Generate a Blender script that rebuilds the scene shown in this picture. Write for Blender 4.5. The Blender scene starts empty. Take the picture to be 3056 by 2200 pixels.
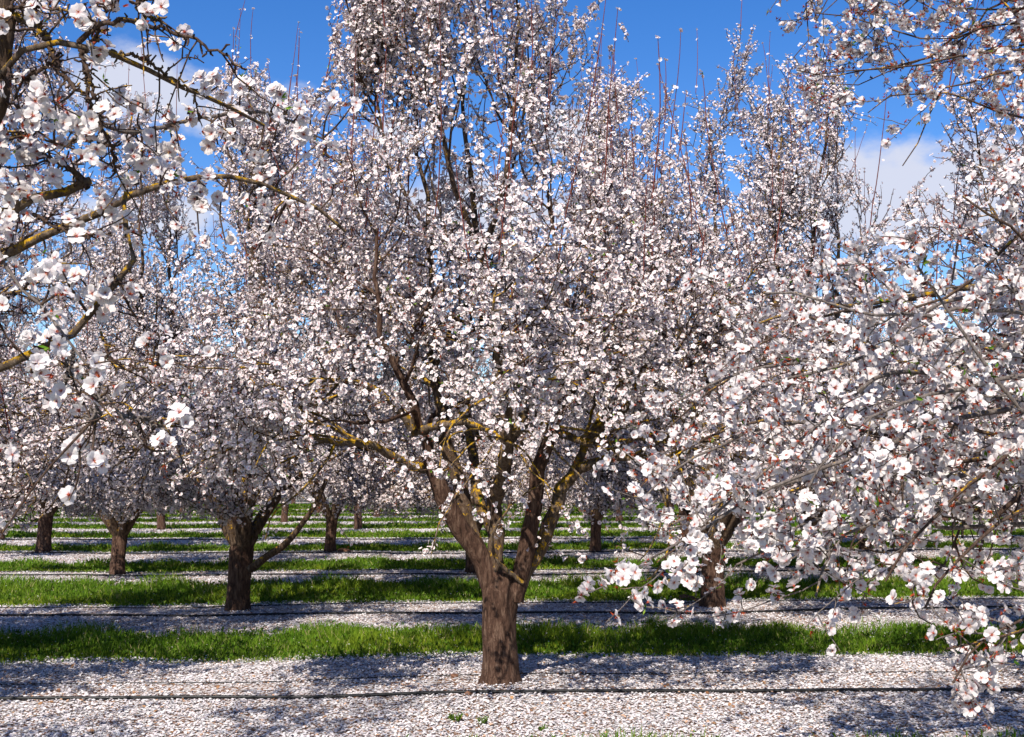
import bpy, math, random
import numpy as np
from mathutils import Vector

# ------------------------------------------------------------------ camera, sky, sun, exposure
scene = bpy.context.scene
COL = scene.collection
W, H, F = 3056.0, 2200.0, 3500.0          # photograph size and focal length, pixels
EYE = 1.6
PITCH = math.atan(320.0 / F)
cam_data = bpy.data.cameras.new("camera")
cam = bpy.data.objects.new("camera", cam_data)
COL.objects.link(cam)
cam_data.sensor_width = 36.0
cam_data.lens = 36.0 * F / W
cam_data.clip_start = 0.05
cam_data.clip_end = 3000.0
cam.location = (0, 0, EYE)
cam.rotation_euler = (math.pi / 2 + PITCH, 0, 0)
scene.camera = cam

SUN_EL, SUN_AZ = math.radians(44), math.radians(17)   # azimuth: light travels forward and this far to the right
sun_vec = Vector((-math.sin(SUN_AZ) * math.cos(SUN_EL), -math.cos(SUN_AZ) * math.cos(SUN_EL), math.sin(SUN_EL)))
sd = bpy.data.lights.new("sun", 'SUN')
sd.energy = 5.0
sd.angle = math.radians(0.5)
sd.color = (1.0, 0.95, 0.86)
sun = bpy.data.objects.new("sun", sd)
COL.objects.link(sun)
sun.rotation_euler = sun_vec.to_track_quat('Z', 'Y').to_euler()

world = bpy.data.worlds.new("World")
scene.world = world
world.use_nodes = True
nt = world.node_tree
nt.nodes.clear()
def N(tree, typ, **kw):
    n = tree.nodes.new(typ)
    for k, v in kw.items():
        setattr(n, k, v)
    return n
wo = N(nt, 'ShaderNodeOutputWorld')
bg = N(nt, 'ShaderNodeBackground')
bg.inputs['Strength'].default_value = 0.07
sky = N(nt, 'ShaderNodeTexSky', sky_type='NISHITA', sun_disc=False)
sky.sun_elevation = SUN_EL
sky.sun_rotation = math.atan2(sun_vec.x, sun_vec.y)
sky.altitude = 200
sky.dust_density = 0.3
sky.ozone_density = 2.5
hs = N(nt, 'ShaderNodeHueSaturation')
hs.inputs['Hue'].default_value = 0.513
hs.inputs['Saturation'].default_value = 1.37
hs.inputs['Value'].default_value = 1.5
nt.links.new(sky.outputs[0], hs.inputs['Color'])
tc = N(nt, 'ShaderNodeTexCoord')
def pix_dir(px, py):
    x, u = (px - W / 2) / F, (H / 2 - py) / F
    c, s = math.cos(PITCH), math.sin(PITCH)
    return Vector((x, c - u * s, s + u * c))
acc = None
for px, py, rx, ry, amp in ((420, 250, 250, 120, .95), (760, 330, 260, 90, .7), (1180, 400, 130, 90, .9), (1690, 400, 120, 80, .9),
                            (2680, 600, 400, 170, 1.0), (2900, 520, 260, 120, .9), (2500, 540, 160, 110, .9), (1450, 640, 700, 130, .7), (300, 640, 500, 90, .7)):
    d = pix_dir(px, py).normalized()
    sub = N(nt, 'ShaderNodeVectorMath', operation='SUBTRACT')
    sub.inputs[1].default_value = d
    nt.links.new(tc.outputs['Generated'], sub.inputs[0])
    mul = N(nt, 'ShaderNodeVectorMath', operation='MULTIPLY')
    mul.inputs[1].default_value = (F / rx, 1.5, F / ry)
    nt.links.new(sub.outputs[0], mul.inputs[0])
    ln = N(nt, 'ShaderNodeVectorMath', operation='LENGTH')
    nt.links.new(mul.outputs[0], ln.inputs[0])
    mr = N(nt, 'ShaderNodeMapRange')
    mr.inputs['From Min'].default_value = 0.25
    mr.inputs['From Max'].default_value = 1.3
    mr.inputs['To Min'].default_value = amp
    mr.inputs['To Max'].default_value = 0
    nt.links.new(ln.outputs['Value'], mr.inputs['Value'])
    if acc is None:
        acc = mr.outputs[0]
    else:
        mx = N(nt, 'ShaderNodeMath', operation='MAXIMUM')
        nt.links.new(acc, mx.inputs[0]); nt.links.new(mr.outputs[0], mx.inputs[1])
        acc = mx.outputs[0]
nz = N(nt, 'ShaderNodeTexNoise')
nz.inputs['Scale'].default_value = 13
nz.inputs['Detail'].default_value = 7
nz.inputs['Roughness'].default_value = 0.55
mp = N(nt, 'ShaderNodeMapping')
mp.inputs['Scale'].default_value = (1, 1, 1.8)
nt.links.new(tc.outputs['Generated'], mp.inputs[0])
nt.links.new(mp.outputs[0], nz.inputs['Vector'])
ma = N(nt, 'ShaderNodeMath', operation='MULTIPLY_ADD')
ma.inputs[1].default_value = 1.5
nt.links.new(nz.outputs['Fac'], ma.inputs[0]); nt.links.new(acc, ma.inputs[2])
mr = N(nt, 'ShaderNodeMapRange', interpolation_type='SMOOTHSTEP')
mr.inputs['From Min'].default_value = 0.95
mr.inputs['From Max'].default_value = 1.42
mr.inputs['To Max'].default_value = 0.93
nt.links.new(ma.outputs[0], mr.inputs['Value'])
mixc = N(nt, 'ShaderNodeMix', data_type='RGBA')
nt.links.new(mr.outputs[0], mixc.inputs[0])
nt.links.new(hs.outputs[0], mixc.inputs[6])
mixc.inputs[7].default_value = (6.5, 6.75, 7.9, 1)
nt.links.new(mixc.outputs[2], bg.inputs['Color'])
nt.links.new(bg.outputs[0], wo.inputs[0])

scene.view_settings.view_transform = 'Standard'
scene.view_settings.look = 'None'
scene.view_settings.exposure = 0.68
scene.view_settings.gamma = 1.0
scene.view_settings.use_curve_mapping = False
scene.render.engine = 'CYCLES'
scene.cycles.max_bounces = 6
scene.cycles.diffuse_bounces = 1
scene.cycles.transmission_bounces = 2
scene.cycles.use_denoising = True

# ------------------------------------------------------------------ helpers
rng = np.random.default_rng(7)
random.seed(7)

def P(px, py, D):
    """world point on the photograph's pixel at forward distance D"""
    d = pix_dir(px, py)
    t = D / d.y
    return np.array([d.x * t, D, EYE + d.z * t])

def nrm(a):
    return a / np.maximum(np.linalg.norm(a, axis=-1, keepdims=True), 1e-9)

def mesh_np(name, verts, tris=None, quads=None, cols=None, mats=(), smooth=False, parent=None, shared=None):
    verts = np.asarray(verts, np.float32)
    if shared is None:
        me = bpy.data.meshes.new(name)
        nt_ = 0 if tris is None else len(tris)
        nq_ = 0 if quads is None else len(quads)
        me.vertices.add(len(verts))
        me.vertices.foreach_set('co', verts.ravel())
        idx, tot = [], []
        if nt_:
            idx.append(np.asarray(tris, np.int32).ravel()); tot.append(np.full(nt_, 3, np.int32))
        if nq_:
            idx.append(np.asarray(quads, np.int32).ravel()); tot.append(np.full(nq_, 4, np.int32))
        idx = np.concatenate(idx); tot = np.concatenate(tot)
        start = np.concatenate([[0], np.cumsum(tot)[:-1]]).astype(np.int32)
        me.loops.add(len(idx))
        me.loops.foreach_set('vertex_index', idx)
        me.polygons.add(len(tot))
        me.polygons.foreach_set('loop_start', start)
        if smooth:
            me.polygons.foreach_set('use_smooth', np.ones(len(tot), bool))
        else:
            me.polygons.foreach_set('use_smooth', np.zeros(len(tot), bool))
        me.update(calc_edges=True)
        if cols is not None:
            ca = me.color_attributes.new('Col', 'FLOAT_COLOR', 'POINT')
            c4 = np.ones((len(verts), 4), np.float32)
            c4[:, :3] = cols
            ca.data.foreach_set('color', c4.ravel())
        for m in mats:
            me.materials.append(m)
    else:
        me = shared
    o = bpy.data.objects.new(name, me)
    COL.objects.link(o)
    if parent is not None:
        o.parent = parent
    return o

def tag(o, label=None, cat=None, group=None, kind=None):
    if label: o['label'] = label
    if cat: o['category'] = cat
    if group: o['group'] = group
    if kind: o['kind'] = kind
    return o

def empty(name, loc, rz=0.0):
    o = bpy.data.objects.new(name, None)
    COL.objects.link(o)
    o.location = loc
    o.rotation_euler = (0, 0, rz)
    o.empty_display_size = 0.3
    return o

def tubes(Pts, R, sides, wob=0.0):
    """Pts [B,K,3], R [B,K] -> verts, quads (open ends narrow to almost nothing at the tip)"""
    B, K, _ = Pts.shape
    T = np.empty_like(Pts)
    T[:, 1:-1] = Pts[:, 2:] - Pts[:, :-2]
    T[:, 0] = Pts[:, 1] - Pts[:, 0]
    T[:, -1] = Pts[:, -1] - Pts[:, -2]
    T = nrm(T)
    mean = nrm(Pts[:, -1] - Pts[:, 0])
    ref = np.where(np.abs(mean[:, 2:3]) > 0.75, np.array([[1.0, 0.1, 0]]), np.array([[0, 0.05, 1.0]]))
    ref = np.repeat(ref[:, None, :], K, 1)
    A = nrm(np.cross(T, ref))
    Bn = np.cross(T, A)
    ang = np.linspace(0, 2 * math.pi, sides, endpoint=False)
    rr = R[:, :, None] * (1 + (wob * rng.standard_normal((B, K, sides)) if wob else 0))
    V = Pts[:, :, None, :] + rr[..., None] * (np.cos(ang)[None, None, :, None] * A[:, :, None, :] + np.sin(ang)[None, None, :, None] * Bn[:, :, None, :])
    V = V.reshape(-1, 3)
    b = np.arange(B)[:, None, None] * K * sides
    k = np.arange(K - 1)[None, :, None] * sides
    s = np.arange(sides)[None, None, :]
    s2 = (s + 1) % sides
    q = np.stack([b + k + s, b + k + s2, b + k + sides + s2, b + k + sides + s], -1).reshape(-1, 4)
    return V, q

def cat_geo(lst):
    vs, qs, n = [], [], 0
    for v, q in lst:
        vs.append(v); qs.append(q + n); n += len(v)
    return np.concatenate(vs), np.concatenate(qs)

def catmull(pts, K):
    pts = np.asarray(pts, float)
    p = np.vstack([2 * pts[0] - pts[1], pts, 2 * pts[-1] - pts[-2]])
    n = len(pts) - 1
    seg = np.linalg.norm(np.diff(pts, axis=0), axis=1)
    cum = np.concatenate([[0], np.cumsum(seg)])
    out = []
    for s in np.linspace(0, cum[-1], K):
        i = min(int(np.searchsorted(cum, s, side='right')) - 1, n - 1)
        i = max(i, 0)
        t = (s - cum[i]) / max(seg[i], 1e-9)
        a, b, c, d = p[i], p[i + 1], p[i + 2], p[i + 3]
        out.append(0.5 * ((2 * b) + (-a + c) * t + (2 * a - 5 * b + 4 * c - d) * t * t + (-a + 3 * b - 3 * c + d) * t ** 3))
    return np.array(out)

# ------------------------------------------------------------------ materials
def new_mat(name):
    m = bpy.data.materials.new(name)
    m.use_nodes = True
    t = m.node_tree
    t.nodes.clear()
    return m, t, N(t, 'ShaderNodeOutputMaterial')

def ramp(t, stops):
    r = N(t, 'ShaderNodeValToRGB')
    e = r.color_ramp.elements
    while len(e) < len(stops):
        e.new(0.5)
    for el, (p, c) in zip(e, stops):
        el.position = p
        el.color = (*c, 1) if len(c) == 3 else c
    return r

def leafy(name, trans=0.3, rough=0.6, attr='Col', gloss=0.0):
    m, t, out = new_mat(name)
    a = N(t, 'ShaderNodeAttribute', attribute_name=attr)
    d = N(t, 'ShaderNodeBsdfDiffuse')
    tr = N(t, 'ShaderNodeBsdfTranslucent')
    mx = N(t, 'ShaderNodeMixShader')
    mx.inputs[0].default_value = trans
    t.links.new(a.outputs['Color'], d.inputs['Color'])
    t.links.new(a.outputs['Color'], tr.inputs['Color'])
    t.links.new(d.outputs[0], mx.inputs[1]); t.links.new(tr.outputs[0], mx.inputs[2])
    t.links.new(mx.outputs[0], out.inputs[0])
    return m
M_BLOSSOM = leafy("petal_tissue", 0.22)
M_NEAR = leafy("near_petal_tissue", 0.40)
M_GRASS = leafy("grass_blade", 0.35)
M_PETAL = leafy("fallen_petal", 0.12)

def bark(name, dark, mid, light, lichen=0.0, scale=1.0, fiss=(7, 7, 1.6)):
    m, t, out = new_mat(name)
    b = N(t, 'ShaderNodeBsdfPrincipled')
    b.inputs['Roughness'].default_value = 0.9
    b.inputs['Specular IOR Level'].default_value = 0.15
    c = N(t, 'ShaderNodeTexCoord')
    mp = N(t, 'ShaderNodeMapping')
    mp.inputs['Scale'].default_value = [f * scale for f in fiss]
    t.links.new(c.outputs['Object'], mp.inputs[0])
    n1 = N(t, 'ShaderNodeTexNoise')
    n1.inputs['Scale'].default_value = 5
    n1.inputs['Detail'].default_value = 8
    n1.inputs['Roughness'].default_value = 0.68
    n1.inputs['Distortion'].default_value = 0.6
    t.links.new(mp.outputs[0], n1.inputs['Vector'])
    r = ramp(t, [(0.3, dark), (0.5, mid), (0.72, light)])
    t.links.new(n1.outputs['Fac'], r.inputs[0])
    col = r.outputs[0]
    if lichen > 0:
        n2 = N(t, 'ShaderNodeTexNoise')
        n2.inputs['Scale'].default_value = 15
        n2.inputs['Detail'].default_value = 8
        n2.inputs['Roughness'].default_value = 0.8
        t.links.new(c.outputs['Object'], n2.inputs['Vector'])
        g = N(t, 'ShaderNodeNewGeometry')
        sx = N(t, 'ShaderNodeSeparateXYZ')
        t.links.new(g.outputs['Normal'], sx.inputs[0])
        ad = N(t, 'ShaderNodeMath', operation='MULTIPLY_ADD')
        ad.inputs[1].default_value = 0.10
        t.links.new(sx.outputs['Z'], ad.inputs[0]); t.links.new(n2.outputs['Fac'], ad.inputs[2])
        mk = N(t, 'ShaderNodeMapRange')
        mk.inputs['From Min'].default_value = 0.66 - 0.2 * lichen
        mk.inputs['From Max'].default_value = 0.72 - 0.2 * lichen
        t.links.new(ad.outputs[0], mk.inputs['Value'])
        n3 = N(t, 'ShaderNodeTexNoise')
        n3.inputs['Scale'].default_value = 60
        t.links.new(c.outputs['Object'], n3.inputs['Vector'])
        r3 = ramp(t, [(0.35, (0.24, 0.135, 0.012)), (0.65, (0.56, 0.31, 0.012))])
        t.links.new(n3.outputs['Fac'], r3.inputs[0])
        mx = N(t, 'ShaderNodeMix', data_type='RGBA')
        t.links.new(mk.outputs[0], mx.inputs[0])
        t.links.new(col, mx.inputs[6]); t.links.new(r3.outputs[0], mx.inputs[7])
        col = mx.outputs[2]
    t.links.new(col, b.inputs['Base Color'])
    bp = N(t, 'ShaderNodeBump')
    bp.inputs['Strength'].default_value = 0.9
    bp.inputs['Distance'].default_value = 0.045 / scale
    t.links.new(n1.outputs['Fac'], bp.inputs['Height'])
    t.links.new(bp.outputs[0], b.inputs['Normal'])
    t.links.new(b.outputs[0], out.inputs[0])
    return m
M_TRUNK = bark("trunk_bark", (0.012, 0.006, 0.004), (0.076, 0.040, 0.027), (0.20, 0.128, 0.09), 0.0)
M_LIMB = bark("limb_bark", (0.022, 0.013, 0.009), (0.09, 0.056, 0.036), (0.21, 0.15, 0.105), 0.42)
M_LIMBY = bark("lichened_bark", (0.03, 0.02, 0.014), (0.13, 0.09, 0.06), (0.28, 0.215, 0.165), 0.68)
M_TWIG = bark("twig_bark", (0.022, 0.012, 0.009), (0.075, 0.045, 0.032), (0.16, 0.115, 0.088), 0.28, 4.0)
M_GREYTWIG = bark("grey_twig_bark", (0.06, 0.045, 0.038), (0.15, 0.12, 0.105), (0.29, 0.25, 0.23), 0.06, 4.0)
M_SHOOT = bark("red_shoot_bark", (0.07, 0.018, 0.016), (0.15, 0.04, 0.03), (0.24, 0.075, 0.05), 0.0, 4.0)

# ------------------------------------------------------------------ flower templates (unit: a flower about 1 across)
def petal_hi(az, open_, colr):
    """cupped obovate petal with a notched tip"""
    rows = [(0.05, 0.04), (0.20, 0.17), (0.37, 0.265), (0.50, 0.17)]
    vs, cs = [], []
    for i, (l, w) in enumerate(rows):
        for j in (-1, 0, 1):
            x = l - (0.035 if (i == 3 and j == 0) else 0)
            y = w * j * 0.92
            z = 0.10 * abs(j) * (w / 0.31) + 0.0
            curl = -0.25 * max(0, l - 0.25) ** 2 / 0.06 * 0.2
            vs.append((x, y, z + curl))
            k = min(1, l / 0.22)
            cs.append(tuple(a * (1 - k) + b * k for a, b in zip(colr[0], colr[1])))
    vs = np.array(vs)
    c, s = math.cos(open_), math.sin(open_)
    vs = np.stack([vs[:, 0] * c - vs[:, 2] * s, vs[:, 1], vs[:, 0] * s + vs[:, 2] * c], 1)
    c, s = math.cos(az), math.sin(az)
    vs = np.stack([vs[:, 0] * c - vs[:, 1] * s, vs[:, 0] * s + vs[:, 1] * c, vs[:, 2]], 1)
    t = []
    for i in range(3):
        for j in range(2):
            a = i * 3 + j
            t += [(a, a + 3, a + 4), (a, a + 4, a + 1)]
    return vs, np.array(t), np.array(cs)

WHITE = (0.79, 0.75, 0.715)
PINK = (0.72, 0.40, 0.42)
RED = (0.34, 0.035, 0.02)
def flower_hi(open_, seed):
    r = random.Random(seed)
    V, T, C, n = [], [], [], 0
    for i in range(5):
        v, t, c = petal_hi(i * 2 * math.pi / 5 + r.uniform(-.12, .12), open_ + r.uniform(-.22, .22), (PINK, (0.78, 0.73, 0.705)))
        v *= r.uniform(0.92, 1.06)
        v[:, 2] += 0.022 * i - .04
        V.append(v); T.append(t + n); C.append(c); n += len(v)
    # throat and stamens
    ring = [(0.095 * math.cos(a), 0.095 * math.sin(a), 0.05) for a in np.linspace(0, 2 * math.pi, 7)[:-1]] + [(0, 0, -0.01), (0, 0, -0.16)]
    V.append(np.array(ring))
    C.append(np.array([(0.62, 0.16, 0.10)] * 6 + [(0.45, 0.06, 0.03), (0.25, 0.04, 0.02)]))
    T.append(np.array([(i, (i + 1) % 6, 6) for i in range(6)] + [((i + 1) % 6, i, 7) for i in range(6)]) + n)
    n += 8
    for i in range(9):
        a = r.uniform(0, 6.28); l = r.uniform(.13, .2); e = r.uniform(.6, 1.3)
        d = np.array([math.cos(a) * math.cos(e), math.sin(a) * math.cos(e), math.sin(e)]) * l
        p = np.array([-math.sin(a), math.cos(a), 0]) * 0.012
        V.append(np.array([p * .5, -p * .5, d * .85 - p * .5, d * .85 + p * .5, d * .85 - p * 2, d * .85 + p * 2, d * 1.1]))
        C.append(np.array([(0.6, 0.3, 0.25)] * 4 + [(0.75, 0.5, 0.08)] * 3))
        T.append(np.array([(0, 1, 2), (0, 2, 3), (4, 5, 6)]) + n)
        n += 7
    for i in range(5):   # sepals behind
        a = (i + .5) * 2 * math.pi / 5
        b = a + .25; c_ = a - .25
        V.append(np.array([(0.05 * math.cos(b), 0.05 * math.sin(b), -0.05), (0.05 * math.cos(c_), 0.05 * math.sin(c_), -0.05), (0.2 * math.cos(a), 0.2 * math.sin(a), -0.04)]))
        C.append(np.array([(0.3, 0.07, 0.03)] * 3))
        T.append(np.array([(0, 1, 2)]) + n)
        n += 3
    return np.concatenate(V), np.concatenate(T), np.concatenate(C)

def flower_mid(open_, seed):
    """five notch-tipped petals as kites, dark red throat"""
    r = random.Random(seed)
    V, T, C, n = [], [], [], 0
    for i in range(5):
        a = i * 2 * math.pi / 5 + r.uniform(-.15, .15)
        o = open_ + r.uniform(-.25, .25)
        def pt(l, w):
            x, y, z = l * math.cos(o) , w, l * math.sin(o)
            return (x * math.cos(a) - y * math.sin(a), x * math.sin(a) + y * math.cos(a), z)
        V.append(np.array([pt(.03, 0), pt(.34, -.27), pt(.50, 0), pt(.34, .27)]))
        C.append(np.array([(0.74, 0.52, 0.53), WHITE, WHITE, WHITE]))
        T.append(np.array([(0, 1, 2), (0, 2, 3)]) + n); n += 4
    V.append(np.array([(.07, 0, .05), (-.035, .06, .05), (-.035, -.06, .05), (0, 0, -.15)]))
    C.append(np.array([(0.42, 0.10, 0.05)] * 3 + [(0.25, .05, .03)]))
    T.append(np.array([(0, 1, 2), (1, 0, 3), (2, 1, 3)]) + n)
    return np.concatenate(V), np.concatenate(T), np.concatenate(C)

def flower_far(seed):
    """one shallow five pointed cup"""
    r = random.Random(seed)
    o = r.uniform(.1, .35)
    V = [(0, 0, -.06)] + [(.5 * math.cos(a) * (1 if i % 2 == 0 else .82), .5 * math.sin(a) * (1 if i % 2 == 0 else .82), o * .5) for i, a in enumerate(np.linspace(0, 2 * math.pi, 6)[:-1])]
    T = [(0, i + 1, (i + 1) % 5 + 1) for i in range(5)]
    C = [(0.60, 0.42, 0.42)] + [WHITE] * 5
    return np.array(V), np.array(T), np.array(C)

def calyx(seed, hi=True):
    """spent flower: a little orange red star, with stamens"""
    r = random.Random(seed)
    V, T, C, n = [], [], [], 0
    for i in range(9 if hi else 4):
        a = r.uniform(0, 6.28); e = r.uniform(0.1, 1.3); l = r.uniform(.22, .42)
        d = np.array([math.cos(a) * math.cos(e), math.sin(a) * math.cos(e), math.sin(e)]) * l
        p = np.array([-math.sin(a), math.cos(a), 0]) * (0.05 if hi else .09)
        V.append(np.array([p, -p, d]))
        c = random.choice([(0.46, 0.08, 0.03), (0.36, 0.05, 0.025), (0.55, 0.17, 0.06)])
        C.append(np.array([c] * 3)); T.append(np.array([(0, 1, 2)]) + n); n += 3
    return np.concatenate(V), np.concatenate(T), np.concatenate(C)

def leaf_tuft(seed):
    r = random.Random(seed)
    V, T, C, n = [], [], [], 0
    for i in range(5):
        a = r.uniform(0, 6.28); e = r.uniform(.5, 1.3); l = r.uniform(.35, .8)
        d = np.array([math.cos(a) * math.cos(e), math.sin(a) * math.cos(e), math.sin(e)]) * l
        p = np.array([-math.sin(a), math.cos(a), 0]) * .09
        V.append(np.array([(0, 0, 0), d * .5 + p, d, d * .5 - p]))
        c = r.choice([(0.16, 0.30, 0.03), (0.10, 0.22, 0.02), (0.22, 0.34, 0.05)])
        C.append(np.array([c] * 4)); T.append(np.array([(0, 1, 2), (0, 2, 3)]) + n); n += 4
    return np.concatenate(V), np.concatenate(T), np.concatenate(C)

HI = [flower_hi(o, s) for s, o in enumerate((0.12, 0.3, 0.45, 0.75, 0.25))]
MID = [flower_mid(o, s) for s, o in enumerate((0.1, 0.3, 0.5, 0.2, 0.7))]
FAR = [flower_far(s) for s in range(3)]
CAL_HI = [calyx(s, True) for s in range(3)]
CAL_LO = [calyx(s, False) for s in range(3)]
TUFT = [leaf_tuft(s) for s in range(3)]

def frames(zdir, r):
    z = nrm(zdir)
    ref = nrm(r.standard_normal(z.shape))
    x = nrm(np.cross(ref, z))
    y = np.cross(z, x)
    return np.stack([x, y, z], -1)      # columns

def stamp(templates, pos, zdir, scale, r, tint=0.06, choice=None):
    """many copies of little templates -> verts, tris, cols"""
    Vs, Ts, Cs, n = [], [], [], 0
    ch = r.integers(0, len(templates), len(pos)) if choice is None else choice
    Rm = frames(zdir, r)
    for k, (tv, tt, tcx) in enumerate(templates):
        m = ch == k
        if not m.any():
            continue
        p, R_, s = pos[m], Rm[m], scale[m]
        v = np.einsum('bij,vj->bvi', R_, tv) * s[:, None, None] + p[:, None, :]
        B, nv = v.shape[:2]
        c = np.repeat(tcx[None], B, 0) * (1 - tint * r.random((B, 1, 1)) * np.array([1.0, 1.35, 1.2]))
        Vs.append(v.reshape(-1, 3))
        Cs.append(c.reshape(-1, 3))
        Ts.append((tt[None] + (np.arange(B) * nv)[:, None, None]).reshape(-1, 3) + n)
        n += B * nv
    return np.concatenate(Vs), np.concatenate(Ts), np.concatenate(Cs)

def join_stamps(lst):
    V, T, C, n = [], [], [], 0
    for v, t, c in lst:
        V.append(v); T.append(t + n); C.append(c); n += len(v)
    return np.concatenate(V), np.concatenate(T), np.concatenate(C)

# ------------------------------------------------------------------ branch growth
def profile(zs, rs):
    return lambda z: np.interp(z, zs, rs)
PROF_MAIN = profile([0.7, 1.2, 1.8, 2.6, 3.3, 3.9, 4.4, 5.2, 6.2, 7.2, 8.2], [0.6, 1.5, 2.3, 2.55, 2.4, 1.8, 1.2, 1.12, 1.15, 1.0, .4])
PROF_GEN = profile([0.7, 1.2, 1.8, 2.6, 3.5, 4.3, 5.2, 6.0, 6.8, 7.4], [0.6, 1.6, 2.5, 2.9, 2.9, 2.6, 2.15, 1.75, 1.1, .2])
PROF_TALL = profile([0.7, 1.2, 1.8, 2.6, 3.5, 4.3, 5.2, 6.0, 6.8, 7.6], [0.6, 1.6, 2.5, 2.8, 2.8, 2.5, 2.1, 1.8, 1.35, .4])
PROF_LOW = profile([0.7, 1.2, 1.8, 2.6, 3.5, 4.3, 5.0, 5.6, 6.2, 6.8], [0.6, 1.6, 2.5, 2.9, 2.9, 2.5, 2.0, 1.5, 1.0, .2])

def grow(start, d, length, K, prof, r, up_lo=-0.08, up_hi=0.2, wander=0.18, squeeze=True):
    p = start.copy(); d = nrm(d)
    out = [p.copy()]
    for k in range(K):
        rad = p.copy(); rad[:, 2] = 0
        rr = np.linalg.norm(rad, axis=1)
        lim = prof(p[:, 2])
        over = np.clip((rr / np.maximum(lim, .05) - 0.85) * 2.2, 0, 1.5)
        f = np.clip((p[:, 2] - 2.0) / 2.4, 0, 1)
        d = d + np.stack([0 * f, 0 * f, up_lo + (up_hi - up_lo) * f], 1) + wander * r.standard_normal(d.shape)
        if squeeze:
            d -= nrm(rad) * (over * 0.45)[:, None]
            d[:, 2] += np.where(p[:, 2] < 1.25, 0.25, 0)
            d[:, 2] -= np.where(p[:, 2] > 6.4, 0.0, 0)
        d = nrm(d)
        st = length / K * np.where(over > 1.0, .35, 1.0)
        p = p + d * st[:, None]
        out.append(p.copy())
    return np.stack(out, 1)

def spawn(Pts, R, n, r, t0=.2, t1=1.0, a0=35, a1=75):
    """n children on each parent: start, direction, parent radius there"""
    B, K, _ = Pts.shape
    par = np.repeat(np.arange(B), n)
    t = t0 + (t1 - t0) * (np.tile(np.arange(n), B) + r.random(B * n)) / n
    f = t * (K - 1); i = np.minimum(f.astype(int), K - 2); fr = (f - i)[:, None]
    s = Pts[par, i] * (1 - fr) + Pts[par, i + 1] * fr
    T = nrm(Pts[par, i + 1] - Pts[par, i])
    q = nrm(np.cross(T, r.standard_normal(T.shape)))
    a = np.radians(r.uniform(a0, a1, len(par)))[:, None]
    d = T * np.cos(a) + q * np.sin(a)
    rad = R[par, i] * (1 - fr[:, 0]) + R[par, i + 1] * fr[:, 0]
    return s, d, rad, t, par

def taper(r0, r1, B, K, pw=0.8):
    k = (1 - np.linspace(0, 1, K)) ** pw
    return np.asarray(r1).reshape(-1, 1) + (np.asarray(r0).reshape(-1, 1) - np.asarray(r1).reshape(-1, 1)) * k[None] + np.zeros((B, K))

def along(Pts, t_n, r, jitter=0.01, t0=.1):
    """flower sites along twigs [B,K,3] -> pos, outward dir"""
    m = 2 if t_n >= 4 else 1
    s, d, _, t, par = spawn(Pts, np.zeros(Pts.shape[:2]), max(1, round(t_n / m)), r, t0, 1.0, 55, 100)
    if m > 1:
        s, d, par = np.repeat(s, m, 0), np.repeat(d, m, 0) + .8 * r.standard_normal((len(s) * m, 3)), np.repeat(par, m)
    return s + nrm(d) * r.uniform(.006, .022, (len(s), 1)) + jitter * r.standard_normal(s.shape), d, par

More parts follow.
